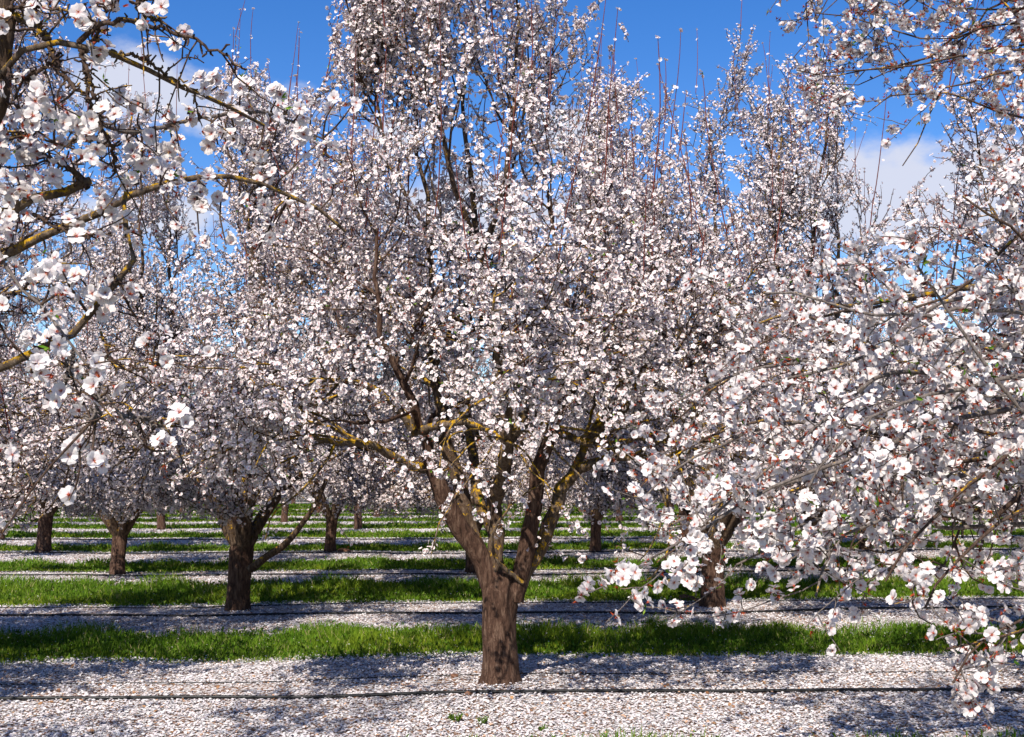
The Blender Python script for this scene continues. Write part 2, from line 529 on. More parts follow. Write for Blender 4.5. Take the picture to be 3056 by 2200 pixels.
def gen_tree(seed, scaffolds, prof, n2=13, n3=7, n4=5, nf=8, flower=MID, fsize=.042, lod=0, sprouts=60, trunk_pts=None,
             trunk_r=None, tsides=28, clear=None, sprout_r=0.0035, calyx_frac=0.12, leaf_frac=.01, len3=.75, len4=.36, low_in=1.5, low_out=1.0, t2=.3, shift=0.0, stout=0, hollow=0.0):
    """scaffolds: list of (pts [n,3], r0, r1). Everything local to the trunk base.
       Returns geometry of trunk, limbs, twigs, shoots and blossom."""
    r = np.random.default_rng(seed)
    limbs, L1, R1 = [], [], []
    for si, (pts, r0, r1) in enumerate(scaffolds):
        c = catmull(pts, 22)
        ln = np.linalg.norm(np.diff(c, axis=0), axis=1).sum()
        nz_ = r.standard_normal((22, 3)) * 0.010 * ln / 3
        nz_[0] = 0
        c = c + nz_
        R_ = r1 * .8 + (r0 - r1 * .8) * (1 - np.linspace(0, 1, 22)) ** 1.15
        if stout and si < stout:
            R_ = r0 * np.interp(np.linspace(0, 1, 22), [0, .12, .30, .40, .7, 1], [1.0, .88, .78, .48, .26, .10])
        L1.append(c); R1.append(R_)
    L1 = np.array(L1); R1 = np.array(R1)
    # second order branches
    s, d, pr, t, par = spawn(L1, R1, n2, r, t2, 1.0, 35, 70)
    out = s.copy(); out[:, 2] = 0
    d = nrm(d + 0.25 * nrm(out))
    l2 = r.uniform(.8, 1.5, len(s)) * (1.15 - .45 * t)
    P2 = grow(s, d, l2, 9, prof, r, -0.06, 0.22, .17)
    R2 = taper(np.clip(pr * .55, .008, .03), np.full(len(s), .0035), len(s), 10)
    if clear is not None:
        k = clear(P2[:, 4]); P2, R2, par = P2[k], R2[k], par[k]
    if low_in > 1.7:
        q = P2[:, 3:].min(1)[:, 2] ; rr_ = np.linalg.norm(P2[:, 5, :2], axis=1)
        k = ~((q < 1.75) & (rr_ < 1.3))
        k &= ~((P2[:, 5, 2] > 4.0) & (rr_ < .8) & (r.random(len(q)) < .5)); P2, R2, par = P2[k], R2[k], par[k]
    # third
    s, d, pr, t, par3 = spawn(P2, R2, n3, r, .12, 1.0, 35, 75)
    P3 = grow(s, d, r.uniform(.3, len3, len(s)), 6, prof, r, -0.08, 0.22, .22)
    R3 = taper(np.clip(pr * .6, .0035, .011), np.full(len(s), .0022), len(s), 7)
    # fourth
    s, d, pr, t, par4 = spawn(P3, R3, n4, r, .1, 1.0, 30, 80)
    P4 = grow(s, d, r.uniform(.10, len4, len(s)), 4, prof, r, -0.06, 0.16, .24)
    R4 = taper(np.full(len(s), .0032), np.full(len(s), .0016), len(s), 5)
    if clear is not None:
        k = clear(P3[:, 3]); P3, R3 = P3[k], R3[k]
        k = clear(P4[:, 2]); P4, R4 = P4[k], R4[k]
    def low(q):
        rr_ = np.linalg.norm(q[:, :2], axis=1)
        u_ = r.random(len(q))
        bad = (q[:, 2] < low_in) & (rr_ < (2.0 if low_in > 1.7 else 1.05)) & (u_ < .94)
        bad |= (np.linalg.norm(q[:, :2] - np.array([shift, 0]) * np.clip(q[:, 2:3] - 3, 0, 1), axis=1) > (1.0 + .4 * r.random(len(q))) * prof(q[:, 2])) & (u_ < .93)
        bad |= (q[:, 2] < low_out + .25 * u_) & (u_ < .92)
        return ~bad
    _low = low
    def low(q):
        k = _low(q)
        if hollow:
            rr_ = np.linalg.norm(q[:, :2] - np.array([shift, 0]) * np.clip(q[:, 2:3] - 3, 0, 1), axis=1)
            k &= ~((q[:, 2] > 3.5) & (rr_ < .55 * prof(q[:, 2])) & (r.random(len(q)) < hollow))
        return k
    k = low(P3[:, 3]); P3, R3 = P3[k], R3[k]
    k = low(P4[:, 2]); P4, R4 = P4[k], R4[k]
    limbs = []
    for i in range(len(L1)):
        g = [tubes(L1[i:i + 1], R1[i:i + 1], (14, 8, 6)[lod], .05 if lod < 2 else .03)]
        m = par == i
        if m.any():
            g.append(tubes(P2[m], R2[m], (7, 5, 4)[lod], .06))
        limbs.append(cat_geo(g))
    thick = (1.1, 1.55, 2.1)[lod]
    tw = cat_geo([tubes(P3, R3 * thick, (4, 3, 3)[lod]), tubes(P4, R4 * thick, 3)])
    # upright red shoots
    top = np.concatenate([P2[:, -3:].reshape(-1, 3), P3[:, -1]])
    w = np.clip(top[:, 2] - 2.2, 0.02, 3.2)
    sp_geo, fl_p, fl_d = None, [], []
    if sprouts:
        k = r.choice(len(top), sprouts, p=w / w.sum())
        st = top[k]
        d = np.stack([.13 * r.standard_normal(sprouts), .13 * r.standard_normal(sprouts), np.ones(sprouts)], 1)
        PS = grow(st, d, r.uniform(.5, 1.5, sprouts), 7, prof, r, .02, .05, .035, squeeze=False)
        sp_geo = tubes(PS, taper(np.full(sprouts, sprout_r * thick), np.full(sprouts, sprout_r * .45 * thick), sprouts, 8), 4)
        a, b, _ = along(PS, 5, r, .006, .1)
        kk = r.random(len(a)) < .75
        fl_p += [a[kk], PS[:, -1], PS[:, -1] + .012 * r.standard_normal(PS[:, -1].shape)]
        fl_d += [b[kk], np.tile([0, 0, 1.0], (sprouts, 1)), np.tile([0.3, 0, 1.0], (sprouts, 1))]
    a, b, pp = along(P4, nf, r)
    # whole twigs are richer or poorer in bloom
    rich = np.clip(r.normal(.82, .3, len(P4)) + .2 * (P4[:, 2, 2] > 3.6), .1, 1.0)
    kk = r.random(len(a)) < rich[pp]
    fl_p.append(a[kk]); fl_d.append(b[kk])
    a, b, pp = along(P3, max(3, nf), r)
    kk = r.random(len(a)) < .8
    fl_p.append(a[kk]); fl_d.append(b[kk])
    a, b, pp = along(P2, 26 if stout else 16, r, .025)
    kk = a[:, 2] > 2.9
    fl_p.append(a[kk]); fl_d.append(b[kk])
    fp = np.concatenate(fl_p); fd = np.concatenate(fl_d)
    rd = fp.copy(); rd[:, 2] = .35 * (rd[:, 2] - 2.5)
    fd = nrm(fd) + np.array([0, 0, .3]) + .55 * nrm(rd) + .35 * r.standard_normal(fd.shape)
    n = len(fp)
    sel = r.random(n)
    isc = sel < calyx_frac
    isl = (sel >= calyx_frac) & (sel < calyx_frac + leaf_frac)
    isf = ~(isc | isl)
    lst = [stamp(flower, fp[isf], fd[isf], fsize * r.uniform(.8, 1.12, isf.sum()), r)]
    if lod < 2 and isc.any():
        lst.append(stamp(CAL_LO if lod else CAL_HI, fp[isc], fd[isc], .034 * r.uniform(.8, 1.2, isc.sum()), r))
    if lod < 2 and isl.any():
        lst.append(stamp(TUFT, fp[isl], fd[isl], .045 * r.uniform(.7, 1.2, isl.sum()), r))
    bl = join_stamps(lst)
    trunk = make_trunk(trunk_pts, trunk_r, tsides, r)
    return dict(trunk=trunk, limbs=limbs, twigs=tw, shoots=sp_geo, blossom=bl, nflow=int(isf.sum()))

def make_trunk(pts, rad, sides, r):
    K = 26
    c = catmull(pts, K)
    tt = np.linspace(0, 1, K)
    R_ = np.interp(tt, np.linspace(0, 1, len(rad)), rad)
    V, q = tubes(c[None], R_[None], sides)
    V = V.reshape(K, sides, 3)
    ang = np.linspace(0, 2 * math.pi, sides, endpoint=False)
    ph = r.uniform(0, 6.28, 8)
    bump = 1 + .06 * np.sin(2 * ang + ph[0])[None] + .045 * np.sin(3 * ang + ph[1] + tt[:, None] * 2.5) + .03 * np.sin(5 * ang + ph[2] + tt[:, None] * 4) \
        + .02 * np.sin(9 * ang + ph[3] + 2 * tt[:, None]) + .014 * r.standard_normal((K, sides))
    flare = np.exp(-tt * 9)[:, None] * (.14 * np.sin(4 * ang + ph[4])[None] + .05 * np.sin(7 * ang + ph[5])[None])
    V = c[:, None] + (V - c[:, None]) * (bump + flare)[..., None]
    V = V.reshape(-1, 3)
    # cap the top with a low dome
    V = np.vstack([V, c[-1] + np.array([0, 0, R_[-1] * .35])])
    top = (K - 1) * sides
    tri = np.array([(top + i, top + (i + 1) % sides, len(V) - 1) for i in range(sides)])
    return V, q, tri

def auto_scaffolds(seed, fork, rt, n=6, reach=2.0, prof=None, height=5.6, cen=True, topw=.9, hf=(.72, .98), cenh=1.0):
    r = np.random.default_rng(seed)
    out = []
    a0 = r.uniform(0, 6.28)
    for i in range(n):
        a = a0 + i * 2 * math.pi / n + r.uniform(-.3, .3)
        u = np.array([math.cos(a), math.sin(a), 0])
        st = np.array([fork[0], fork[1], fork[2] - .18]) + u * rt * .45
        lean = r.uniform(.8, 1.15)
        h = height * r.uniform(*hf)
        pts = [st, st + u * .22 * lean + np.array([0, 0, .35]), st + u * .62 * lean + np.array([0, 0, .95]),
               st + u * 1.05 * lean + np.array([0, 0, 1.75]), st + u * 1.35 * lean + np.array([0, 0, 2.6]) + .15 * r.standard_normal(3),
               st + u * 1.25 * lean * topw + np.array([0, 0, (h - st[2]) * .85]) + .2 * r.standard_normal(3)]
        out.append((np.array(pts), rt * r.uniform(.46, .62), .012))
        if i % 2 == 0 or n > 5:   # a low spreading side limb, drooping at its end
            b = a + r.uniform(-.5, .5)
            w = np.array([math.cos(b), math.sin(b), 0])
            s2 = pts[2] * .6 + pts[1] * .4
            q = [s2, s2 + w * .45 + np.array([0, 0, .30]), s2 + w * 1.0 + np.array([0, 0, .55]), s2 + w * 1.6 + np.array([0, 0, .60]), s2 + w * 2.05 + np.array([0, 0, .35])]
            out.append((np.array(q), rt * .25, .008))
    if cen:
        s = np.array([fork[0], fork[1], fork[2] - .15])
        out.append((np.array([s, s + [.05, 0.05, .8], s + [-.05, .1, 1.8], s + [.08, -.05, 3.0], s + [.0, .0, (height * cenh - s[2])]]), rt * .48, .012))
    return out

def assemble(g, name, loc, rz=0.0, sc=1.0, limb_mats=None, merged=False, single_shoots=False):
    root = empty(name, loc, rz)
    root.scale = (sc, sc, sc)
    tv, tq, tt = g['trunk']
    if merged:
        lv, lq = cat_geo(g['limbs'])
        mesh_np('trunk', np.vstack([tv, lv]), tt, np.vstack([tq, lq + len(tv)]), mats=[M_TRUNK], smooth=True, parent=root)
    else:
        mesh_np('trunk', tv, tt, tq, mats=[M_TRUNK], smooth=True, parent=root)
        for i, (v, q) in enumerate(g['limbs']):
            mesh_np('limb', v, None, q, mats=[M_LIMB if limb_mats is None else limb_mats[i % len(limb_mats)]], smooth=True, parent=root)
    bv, bt, bc = g['blossom']
    crown = mesh_np('crown', bv, bt, cols=bc, mats=[M_BLOSSOM], parent=root)
    v, q = g['twigs']
    if g['shoots'] is None:
        mesh_np('brushwood', v, None, q, mats=[M_TWIG], smooth=True, parent=crown)
        return root
    v2, q2 = g['shoots']
    if single_shoots:
        mesh_np('brushwood', v, None, q, mats=[M_TWIG], smooth=True, parent=crown)
        nv, nq = 32, 28           # eight rings of four
        n = len(v2) // nv
        for i in range(n if n <= 99 else 99):
            last = i == 98 and n > 99
            a, b = (i, n) if last else (i, i + 1)
            o = mesh_np('upright_shoot', v2[a * nv:b * nv], None, q2[a * nq:b * nq] - a * nv, mats=[M_SHOOT], smooth=True, parent=crown)
            if last: o['kind'] = 'stuff'
    else:
        o = mesh_np('brushwood', np.vstack([v, v2]), None, np.vstack([q, q2 + len(v)]), mats=[M_TWIG, M_SHOOT], smooth=True, parent=crown)
        o.data.polygons.foreach_set('material_index', np.concatenate([np.zeros(len(q), np.int32), np.ones(len(q2), np.int32)]))
    return root

def copy_tree(o, parent=None):
    c = o.copy(); COL.objects.link(c)
    if parent is not None:
        c.parent = parent
    for ch in o.children:
        copy_tree(ch, c)
    return c

# ------------------------------------------------------------------ orchard grid and ground
TH = 0.06
MAINX, MAINY = -0.094, 9.18
SP, RS = 5.78, 5.28
def grid(u, v):
    return (MAINX + u * math.cos(TH) - v * math.sin(TH), MAINY + u * math.sin(TH) + v * math.cos(TH))
def to_uv(x, y):
    dx, dy = x - MAINX, y - MAINY
    return dx * math.cos(TH) + dy * math.sin(TH), -dx * math.sin(TH) + dy * math.cos(TH)
def hgt(x, y):
    """gentle unevenness of the ground"""
    u, v = to_uv(x, y)
    w = np.exp(-np.maximum(0, np.abs(y) - 60) / 40.0)
    return w * (.010 * np.sin(u * .9 + 1.3 + .2 * v) + .010 * np.sin(v * 1.1 + u * .33) + .006 * np.sin(2.1 * u + .7 * v + 2) + .03 * np.cos(2 * math.pi * v / RS)) - .02

# grass bands (v from, v to, height)
BANDS = [(-4.25, -1.98, .07), (1.52, 3.3, .125), (5.95, 8.6, .16), (11.05, 13.1, .13), (16.2, 18.2, .13)]
v0 = 21.6
while v0 < 100:
    BANDS.append((v0, v0 + 2.7, .13)); v0 += RS
BANDS_BACK = [(-4.25 - RS * k, -1.98 - RS * k, .1) for k in (1, 2)]

def build_ground():
    xs = np.concatenate([-np.geomspace(900, 32, 14), np.linspace(-30, 30, 121), np.geomspace(32, 900, 14)])
    ys = np.concatenate([-np.geomspace(400, 14, 8), np.linspace(-12, 50, 187), np.linspace(51, 110, 60), np.geomspace(120, 1500, 12)])
    X, Y = np.meshgrid(xs, ys)
    Z = hgt(X, Y)
    V = np.stack([X, Y, Z], -1).reshape(-1, 3)
    nx, ny = len(xs), len(ys)
    i = np.arange((ny - 1))[:, None] * nx + np.arange(nx - 1)[None]
    q = np.stack([i, i + 1, i + nx + 1, i + nx], -1).reshape(-1, 4)
    m, t, out = new_mat("orchard_floor")
    b = N(t, 'ShaderNodeBsdfPrincipled')
    b.inputs['Roughness'].default_value = .95
    b.inputs['Specular IOR Level'].default_value = .1
    g = N(t, 'ShaderNodeNewGeometry')
    # rotated coordinates: v runs across the rows
    mp = N(t, 'ShaderNodeMapping', vector_type='TEXTURE')
    mp.inputs['Location'].default_value = (MAINX, MAINY, 0)
    mp.inputs['Rotation'].default_value = (0, 0, TH)
    t.links.new(g.outputs['Position'], mp.inputs[0])
    sx = N(t, 'ShaderNodeSeparateXYZ')
    t.links.new(mp.outputs[0], sx.inputs[0])
    nzv = N(t, 'ShaderNodeTexNoise'); nzv.inputs['Scale'].default_value = 2.2; nzv.inputs['Detail'].default_value = 6
    t.links.new(g.outputs['Position'], nzv.inputs['Vector'])
    off = N(t, 'ShaderNodeMath', operation='MULTIPLY_ADD')
    off.inputs[1].default_value = .7
    t.links.new(nzv.outputs['Fac'], off.inputs[0]); t.links.new(sx.outputs['Y'], off.inputs[2])
    mask = None
    for a, c, _ in BANDS + BANDS_BACK:
        ctr, hw = (a + c) / 2 + .35, (c - a) / 2
        s1 = N(t, 'ShaderNodeMath', operation='SUBTRACT'); s1.inputs[1].default_value = ctr
        t.links.new(off.outputs[0], s1.inputs[0])
        ab = N(t, 'ShaderNodeMath', operation='ABSOLUTE'); t.links.new(s1.outputs[0], ab.inputs[0])
        mr_ = N(t, 'ShaderNodeMapRange')
        mr_.inputs['From Min'].default_value = hw - .05
        mr_.inputs['From Max'].default_value = hw + .12
        mr_.inputs['To Min'].default_value = 1; mr_.inputs['To Max'].default_value = 0
        t.links.new(ab.outputs[0], mr_.inputs['Value'])
        if mask is None: mask = mr_.outputs[0]
        else:
            mm = N(t, 'ShaderNodeMath', operation='MAXIMUM')
            t.links.new(mask, mm.inputs[0]); t.links.new(mr_.outputs[0], mm.inputs[1]); mask = mm.outputs[0]
    n1 = N(t, 'ShaderNodeTexNoise'); n1.inputs['Scale'].default_value = 14; n1.inputs['Detail'].default_value = 8
    t.links.new(g.outputs['Position'], n1.inputs['Vector'])
    soil = ramp(t, [(.3, (.07, .035, .022)), (.5, (.19, .105, .068)), (.75, (.34, .21, .14))])
    t.links.new(n1.outputs['Fac'], soil.inputs[0])
    # flattened petals lying on the soil
    vo = N(t, 'ShaderNodeTexVoronoi'); vo.inputs['Scale'].default_value = 42; vo.inputs['Randomness'].default_value = 1
    t.links.new(g.outputs['Position'], vo.inputs['Vector'])
    sc_ = N(t, 'ShaderNodeSeparateColor'); t.links.new(vo.outputs['Color'], sc_.inputs[0])
    n2 = N(t, 'ShaderNodeTexNoise'); n2.inputs['Scale'].default_value = 1.1; n2.inputs['Detail'].default_value = 5
    t.links.new(g.outputs['Position'], n2.inputs['Vector'])
    ad = N(t, 'ShaderNodeMath', operation='ADD'); t.links.new(sc_.outputs[0], ad.inputs[0]); t.links.new(n2.outputs['Fac'], ad.inputs[1])
    pm = N(t, 'ShaderNodeMath', operation='GREATER_THAN'); pm.inputs[1].default_value = .86
    t.links.new(ad.outputs[0], pm.inputs[0])
    dm = N(t, 'ShaderNodeMath', operation='LESS_THAN'); dm.inputs[1].default_value = .62
    t.links.new(vo.outputs['Distance'], dm.inputs[0])
    pmm = N(t, 'ShaderNodeMath', operation='MULTIPLY'); t.links.new(pm.outputs[0], pmm.inputs[0]); t.links.new(dm.outputs[0], pmm.inputs[1])
    mx1 = N(t, 'ShaderNodeMix', data_type='RGBA')
    t.links.new(pmm.outputs[0], mx1.inputs[0]); t.links.new(soil.outputs[0], mx1.inputs[6])
    mx1.inputs[7].default_value = (.56, .53, .52, 1)
    gr = ramp(t, [(.3, (.012, .035, .004)), (.6, (.045, .11, .012)), (.8, (.09, .17, .025))])
    t.links.new(n1.outputs['Fac'], gr.inputs[0])
    mx2 = N(t, 'ShaderNodeMix', data_type='RGBA')
    t.links.new(mask, mx2.inputs[0]); t.links.new(mx1.outputs[2], mx2.inputs[6]); t.links.new(gr.outputs[0], mx2.inputs[7])
    t.links.new(mx2.outputs[2], b.inputs['Base Color'])
    bp = N(t, 'ShaderNodeBump'); bp.inputs['Strength'].default_value = .7; bp.inputs['Distance'].default_value = .02
    t.links.new(n1.outputs['Fac'], bp.inputs['Height']); t.links.new(bp.outputs[0], b.inputs['Normal'])
    t.links.new(b.outputs[0], out.inputs[0])
    o = mesh_np('ground', V, None, q, mats=[m], smooth=True)
    tag(o, 'flat brown orchard soil strewn with white petals', None, None, 'structure')
build_ground()

def inview(x, y, margin=1.0):
    return np.abs(x) < (W / 2 / F) * y + margin

def edge(u, k):
    return .12 * np.sin(u * 1.7 + k) + .08 * np.sin(u * 4.3 + 2 * k) + .05 * np.sin(u * 11 + k * 3)

def scatter_band(va, vb, dens, r, soft=.12, k=0.0, margin=1.2):
    ya = MAINY + va
    half = .44 * (MAINY + vb) + margin + 1
    n = int(dens * 2 * half * (vb - va))
    u = r.uniform(-half, half, n); v = r.uniform(va - soft, vb + soft, n)
    e1, e2 = va + edge(u, k) + soft * r.standard_normal(n), vb + edge(u, k + 2) + soft * r.standard_normal(n)
    m = (v > e1) & (v < e2)
    u, v = u[m], v[m]
    x = MAINX + u * math.cos(TH) - v * math.sin(TH); y = MAINY + u * math.sin(TH) + v * math.cos(TH)
    m = inview(x, y, margin)
    return x[m], y[m]

def build_grass():
    r = np.random.default_rng(21)
    for i, (a, b, h) in enumerate(BANDS[:12]):
        D = MAINY + a
        dens = (2600, 3400, 2400, 1700, 1100, 800, 650, 500, 450, 400, 350, 300)[i]
        wsc = (1, 1, 1.25, 1.7, 2.2, 2.8, 3.3, 3.8, 4.2, 4.6, 5, 5.4)[i]
        x, y = scatter_band(a, b, dens, r, .21, i * 1.3)
        if i == 0:
            m = y > 6.4; x, y = x[m], y[m]
        n = len(x)
        z = hgt(x, y)
        # patches of taller growth
        pt = .75 + .4 * np.sin(x * 1.9 + i) * np.sin(y * 2.7 + x) + .25 * np.sin(x * 5.1 + y * 3) + .2 * np.sin(x * 11.3 - y * 7 + 3 * np.sin(x))
        u_, v_ = to_uv(x, y)
        fr = np.clip((v_ - a) / (b - a), 0, 1)
        hh = .88 * h * r.uniform(.45, 1.25, n) * np.clip(pt, .4, 1.35) * (.38 + .8 * np.clip(fr * 1.5, 0, 1))
        az = r.uniform(0, 6.28, n); ln = r.uniform(.1, .75, n)
        dx, dy = np.cos(az) * ln * hh, np.sin(az) * ln * hh
        w = .0035 * wsc * r.uniform(.7, 1.5, n)
        a2 = r.uniform(0, 6.28, n); wx, wy = np.cos(a2) * w, np.sin(a2) * w
        V = np.stack([np.stack([x - wx, y - wy, z - .01], 1), np.stack([x + wx, y + wy, z - .01], 1),
                      np.stack([x + dx * .45 + wx * .8, y + dy * .45 + wy * .8, z + hh * .62], 1), np.stack([x + dx * .45 - wx * .8, y + dy * .45 - wy * .8, z + hh * .62], 1),
                      np.stack([x + dx, y + dy, z + hh], 1)], 1)
        base = np.arange(n)[:, None] * 5
        T = np.concatenate([base + [0, 1, 2], base + [0, 2, 3], base + [3, 2, 4]])
        k = r.random((n, 1)); kk = np.clip(pt, 0, 1)[:, None]
        c = (1 - k) * np.array([.055, .135, .010]) + k * np.array([.17, .27, .025])
        c = c * (.75 + .35 * kk)
        yl = np.clip(.5 + .5 * np.sin(x * 1.1 + 2 * np.sin(y * 1.7 + i)) - .9 * (fr - .4), 0, 1)[:, None]  # random yellow patches, plus sunlight painted into the front of each band
        c = c * (1 - yl) + yl * c * np.array([1.5, 1.12, 1.0])
        dry = (r.random(n) < .07)
        c[dry] = (.42, .36, .16)
        C = np.repeat(c[:, None], 5, 1) ; 
        parts = [(V.reshape(-1, 3), T, C.reshape(-1, 3))]
        # broad leaved weeds between the blades
        nb = int(n * .10)
        idx = r.integers(0, n, nb)
        pos = np.stack([x[idx], y[idx], z[idx] + hh[idx] * r.uniform(.2, .8, nb)], 1)
        zd = np.tile([0, 0, 1.0], (nb, 1)) + .4 * r.standard_normal((nb, 3))
        parts.append(stamp(TUFT, pos, zd, .05 * r.uniform(.7, 1.5, nb) * (1 + .25 * i), r, .3))
        parts[-1] = (parts[-1][0], parts[-1][1], parts[-1][2] * .72)
        # petals caught on the grass
        npet = int(n * .022)
        idx = r.integers(0, n, npet)
        pos = np.stack([x[idx], y[idx], z[idx] + hh[idx] * r.uniform(.4, .9, npet)], 1)
        parts.append(petal_geo(pos, r, .014 * (1 + .2 * i)))
        V, T, C = join_stamps(parts)
        o = mesh_np('grass', V, T, cols=C, mats=[M_GRASS])
        tag(o, ('sunlit sparse grass tips along the bottom edge' if i == 0 else 'green grass band growing between the tree rows'), 'grass', 'grass bands between the rows', 'stuff')

def petal_geo(pos, r, size, tilt=.35):
    n = len(pos)
    az = r.uniform(0, 6.28, n); s = size * r.uniform(.6, 1.3, n)
    zd = nrm(np.stack([tilt * r.standard_normal(n), tilt * r.standard_normal(n), np.ones(n)], 1))
    Rm = frames(zd, r)
    tv = np.array([(-.5, 0, 0), (-.1, -.42, .06), (.45, -.25, .12), (.45, .25, .12), (-.1, .42, .06)])
    v = np.einsum('bij,vj->bvi', Rm, tv) * s[:, None, None] + pos[:, None, :]
    b = np.arange(n)[:, None] * 5
    T = np.concatenate([b + [0, 1, 2], b + [0, 2, 3], b + [0, 3, 4]])
    k = r.random((n, 1, 1))
    C = np.array([.66, .635, .625]) * (1 - .13 * k * np.array([.8, 1.4, 1.1]))
    old = r.random(n) < .06
    C = np.repeat(C, 5, 1)
    C[old] = np.array([.48, .30, .20])
    return v.reshape(-1, 3), T, C.reshape(-1, 3)

def build_petals():
    r = np.random.default_rng(33)
    prev = -2.0
    strips = []
    for i, (a, b, h) in enumerate(BANDS[1:9]):
        strips.append((prev, a)); prev = b
    for i, (a, b) in enumerate(strips):
        dens = (4700, 2700, 1700, 900, 600, 450, 350, 300)[i]
        size = (.0200, .021, .024, .031, .038, .044, .05, .055)[i]
        x, y = scatter_band(a - .15, b + .15, dens, r, .1, i * 1.3 + (2 if i else 0))
        if i == 0:
            m = y > 6.3; x, y = x[m], y[m]
        # thinner in patches where the soil shows
        th = .5 + .5 * np.sin(x * 2.3 + 1.2 * np.sin(y * 3.1)) * np.sin(y * 5.3 + x)
        u_, v_ = to_uv(x, y)
        near_row = np.exp(-((v_ - i * RS) / .45) ** 2)
        st = .5 + .5 * np.sin(v_ * 9 + 2 * np.sin(u_ * .9)) * np.sin(u_ * 1.3 + 1.7 * v_)
        m = r.random(len(x)) > .26 * th + .27 * st ** 2 + .36 * near_row * (.6 + .8 * th)
        x, y = x[m], y[m]
        z = hgt(x, y) + .004 + np.abs(r.normal(0, .006, len(x)))
        V, T, C = petal_geo(np.stack([x, y, z], 1), r, size, .27)
        o = mesh_np('fallen_petals', V, T, cols=C, mats=[M_PETAL])
        tag(o, 'carpet of fallen white petals under a tree row', 'petals', 'petal strips under the rows', 'stuff')
    # dry brown leaves and husks among the petals of the front row
    x, y = scatter_band(-2.0, 1.4, 26, r, .1, 5)
    z = hgt(x, y) + .012
    v_ = to_uv(x, y)[1]
    V, T, C = petal_geo(np.stack([x, y, z], 1), r, .028, .5)
    k = np.repeat(r.random((len(x), 1)), 5, 0)
    C = (1 - k) * np.array([.16, .07, .035]) + k * np.array([.36, .2, .1])
    tag(mesh_np('leaf_litter', V, T, cols=C, mats=[M_PETAL]), 'dry brown leaves and husks scattered among the petals', 'litter', None, 'stuff')
build_grass()
build_petals()

# ------------------------------------------------------------------ irrigation hoses, stones, weeds
def simple(name, colr, rough=.5, spec=.4, noise=0.0, sc=40):
    m, t, out = new_mat(name)
    b = N(t, 'ShaderNodeBsdfPrincipled')
    b.inputs['Roughness'].default_value = rough
    b.inputs['Specular IOR Level'].default_value = spec
    n = N(t, 'ShaderNodeTexNoise'); n.inputs['Scale'].default_value = sc; n.inputs['Detail'].default_value = 6
    c = N(t, 'ShaderNodeTexCoord'); t.links.new(c.outputs['Object'], n.inputs['Vector'])
    r = ramp(t, [(.3, tuple(x * (1 - noise) for x in colr)), (.7, tuple(min(1, x * (1 + noise)) for x in colr))])
    t.links.new(n.outputs['Fac'], r.inputs[0]); t.links.new(r.outputs[0], b.inputs['Base Color'])
    bp = N(t, 'ShaderNodeBump'); bp.inputs['Strength'].default_value = .5; bp.inputs['Distance'].default_value = .01
    t.links.new(n.outputs['Fac'], bp.inputs['Height']); t.links.new(bp.outputs[0], b.inputs['Normal'])
    t.links.new(b.outputs[0], out.inputs[0])
    return m
M_HOSE = simple("hose_rubber", (.009, .0085, .009), .5, .25, .35, 6)
M_STONE = simple("clod_soil", (.13, .065, .04), .95, .1, .5, 30)

HOSE_LAB = [
    ('thick black irrigation hose running across the foreground petals before the front tree', 'thin dark drip line on the petals just behind the front tree'),
    ('black hose along the second petal strip, in front of its trunks', 'thin drip line at the far side of the second petal strip'),
    ('black hose lying on the third petal strip from the front', 'thin drip line beyond the trunks of the third row'),
    ('black hose lying on the fourth petal strip from the front', None),
    ('black hose lying on the fifth petal strip from the front', None),
]
def hose(v, rad, label, seed, amp):
    r = np.random.default_rng(seed)
    n = 140
    half = .46 * (MAINY + v) + 3.5
    u = np.linspace(-half, half, n)
    vv = v + amp * (np.sin(u * .55 + seed) + .5 * np.sin(u * 1.3 + 2 * seed) + .18 * np.sin(u * 3.7 + seed))
    x = MAINX + u * math.cos(TH) - vv * math.sin(TH); y = MAINY + u * math.sin(TH) + vv * math.cos(TH)
    z = hgt(x, y) + rad * .9 + .006 + .004 * np.abs(np.sin(u * 2.1 + seed))
    root_pts = np.stack([x, y, z], 1)
    V, q = tubes(root_pts[None], np.full((1, n), rad), 8)
    o = mesh_np('irrigation_hose', V, None, q, mats=[M_HOSE], smooth=True)
    return tag(o, label, 'hose', 'irrigation hoses along the tree rows')
for i, (a, b) in enumerate(HOSE_LAB):
    hose(i * RS - (.46, .62, .5, .5, .5)[i], (.0125, .013, .014, .015, .016)[i], a, 3 + i, .05)
    if b: hose(i * RS + (.25, .3, .35)[i], (.0045, .007, .008)[i], b, 13 + i, .04)

def clod(px, py, size, label):
    D = F * EYE / (py - 1420.0)
    p = P(px, py, D)
    bpy_m = bpy.data.meshes.new('clod')
    import bmesh
    bm = bmesh.new()
    bmesh.ops.create_icosphere(bm, subdivisions=3, radius=size)
    r = random.Random(int(px))
    ph = [r.uniform(0, 6) for _ in range(6)]
    for v in bm.verts:
        c = v.co / size
        k = 1 + .16 * math.sin(3 * c.x + ph[0]) * math.sin(3.7 * c.y + ph[1]) + .1 * math.sin(7 * c.z + ph[2] + 5 * c.x) + .06 * math.sin(13 * c.y + ph[3])
        v.co = Vector((c.x * 1.3, c.y, c.z * .55)) * size * k
    for f in bm.faces: f.smooth = True
    bm.to_mesh(bpy_m); bm.free()
    bpy_m.materials.append(M_STONE)
    o = bpy.data.objects.new('soil_clod', bpy_m); COL.objects.link(o)
    o.location = (p[0], p[1], float(hgt(p[0], p[1])) + size * .25)
    o.rotation_euler = (0, 0, r.uniform(0, 6))
    tag(o, label, 'clod', 'soil clods near the trunks')
clod(2050, 1785, .09, 'pale brown soil clod left of the trunk under the right blossoms')
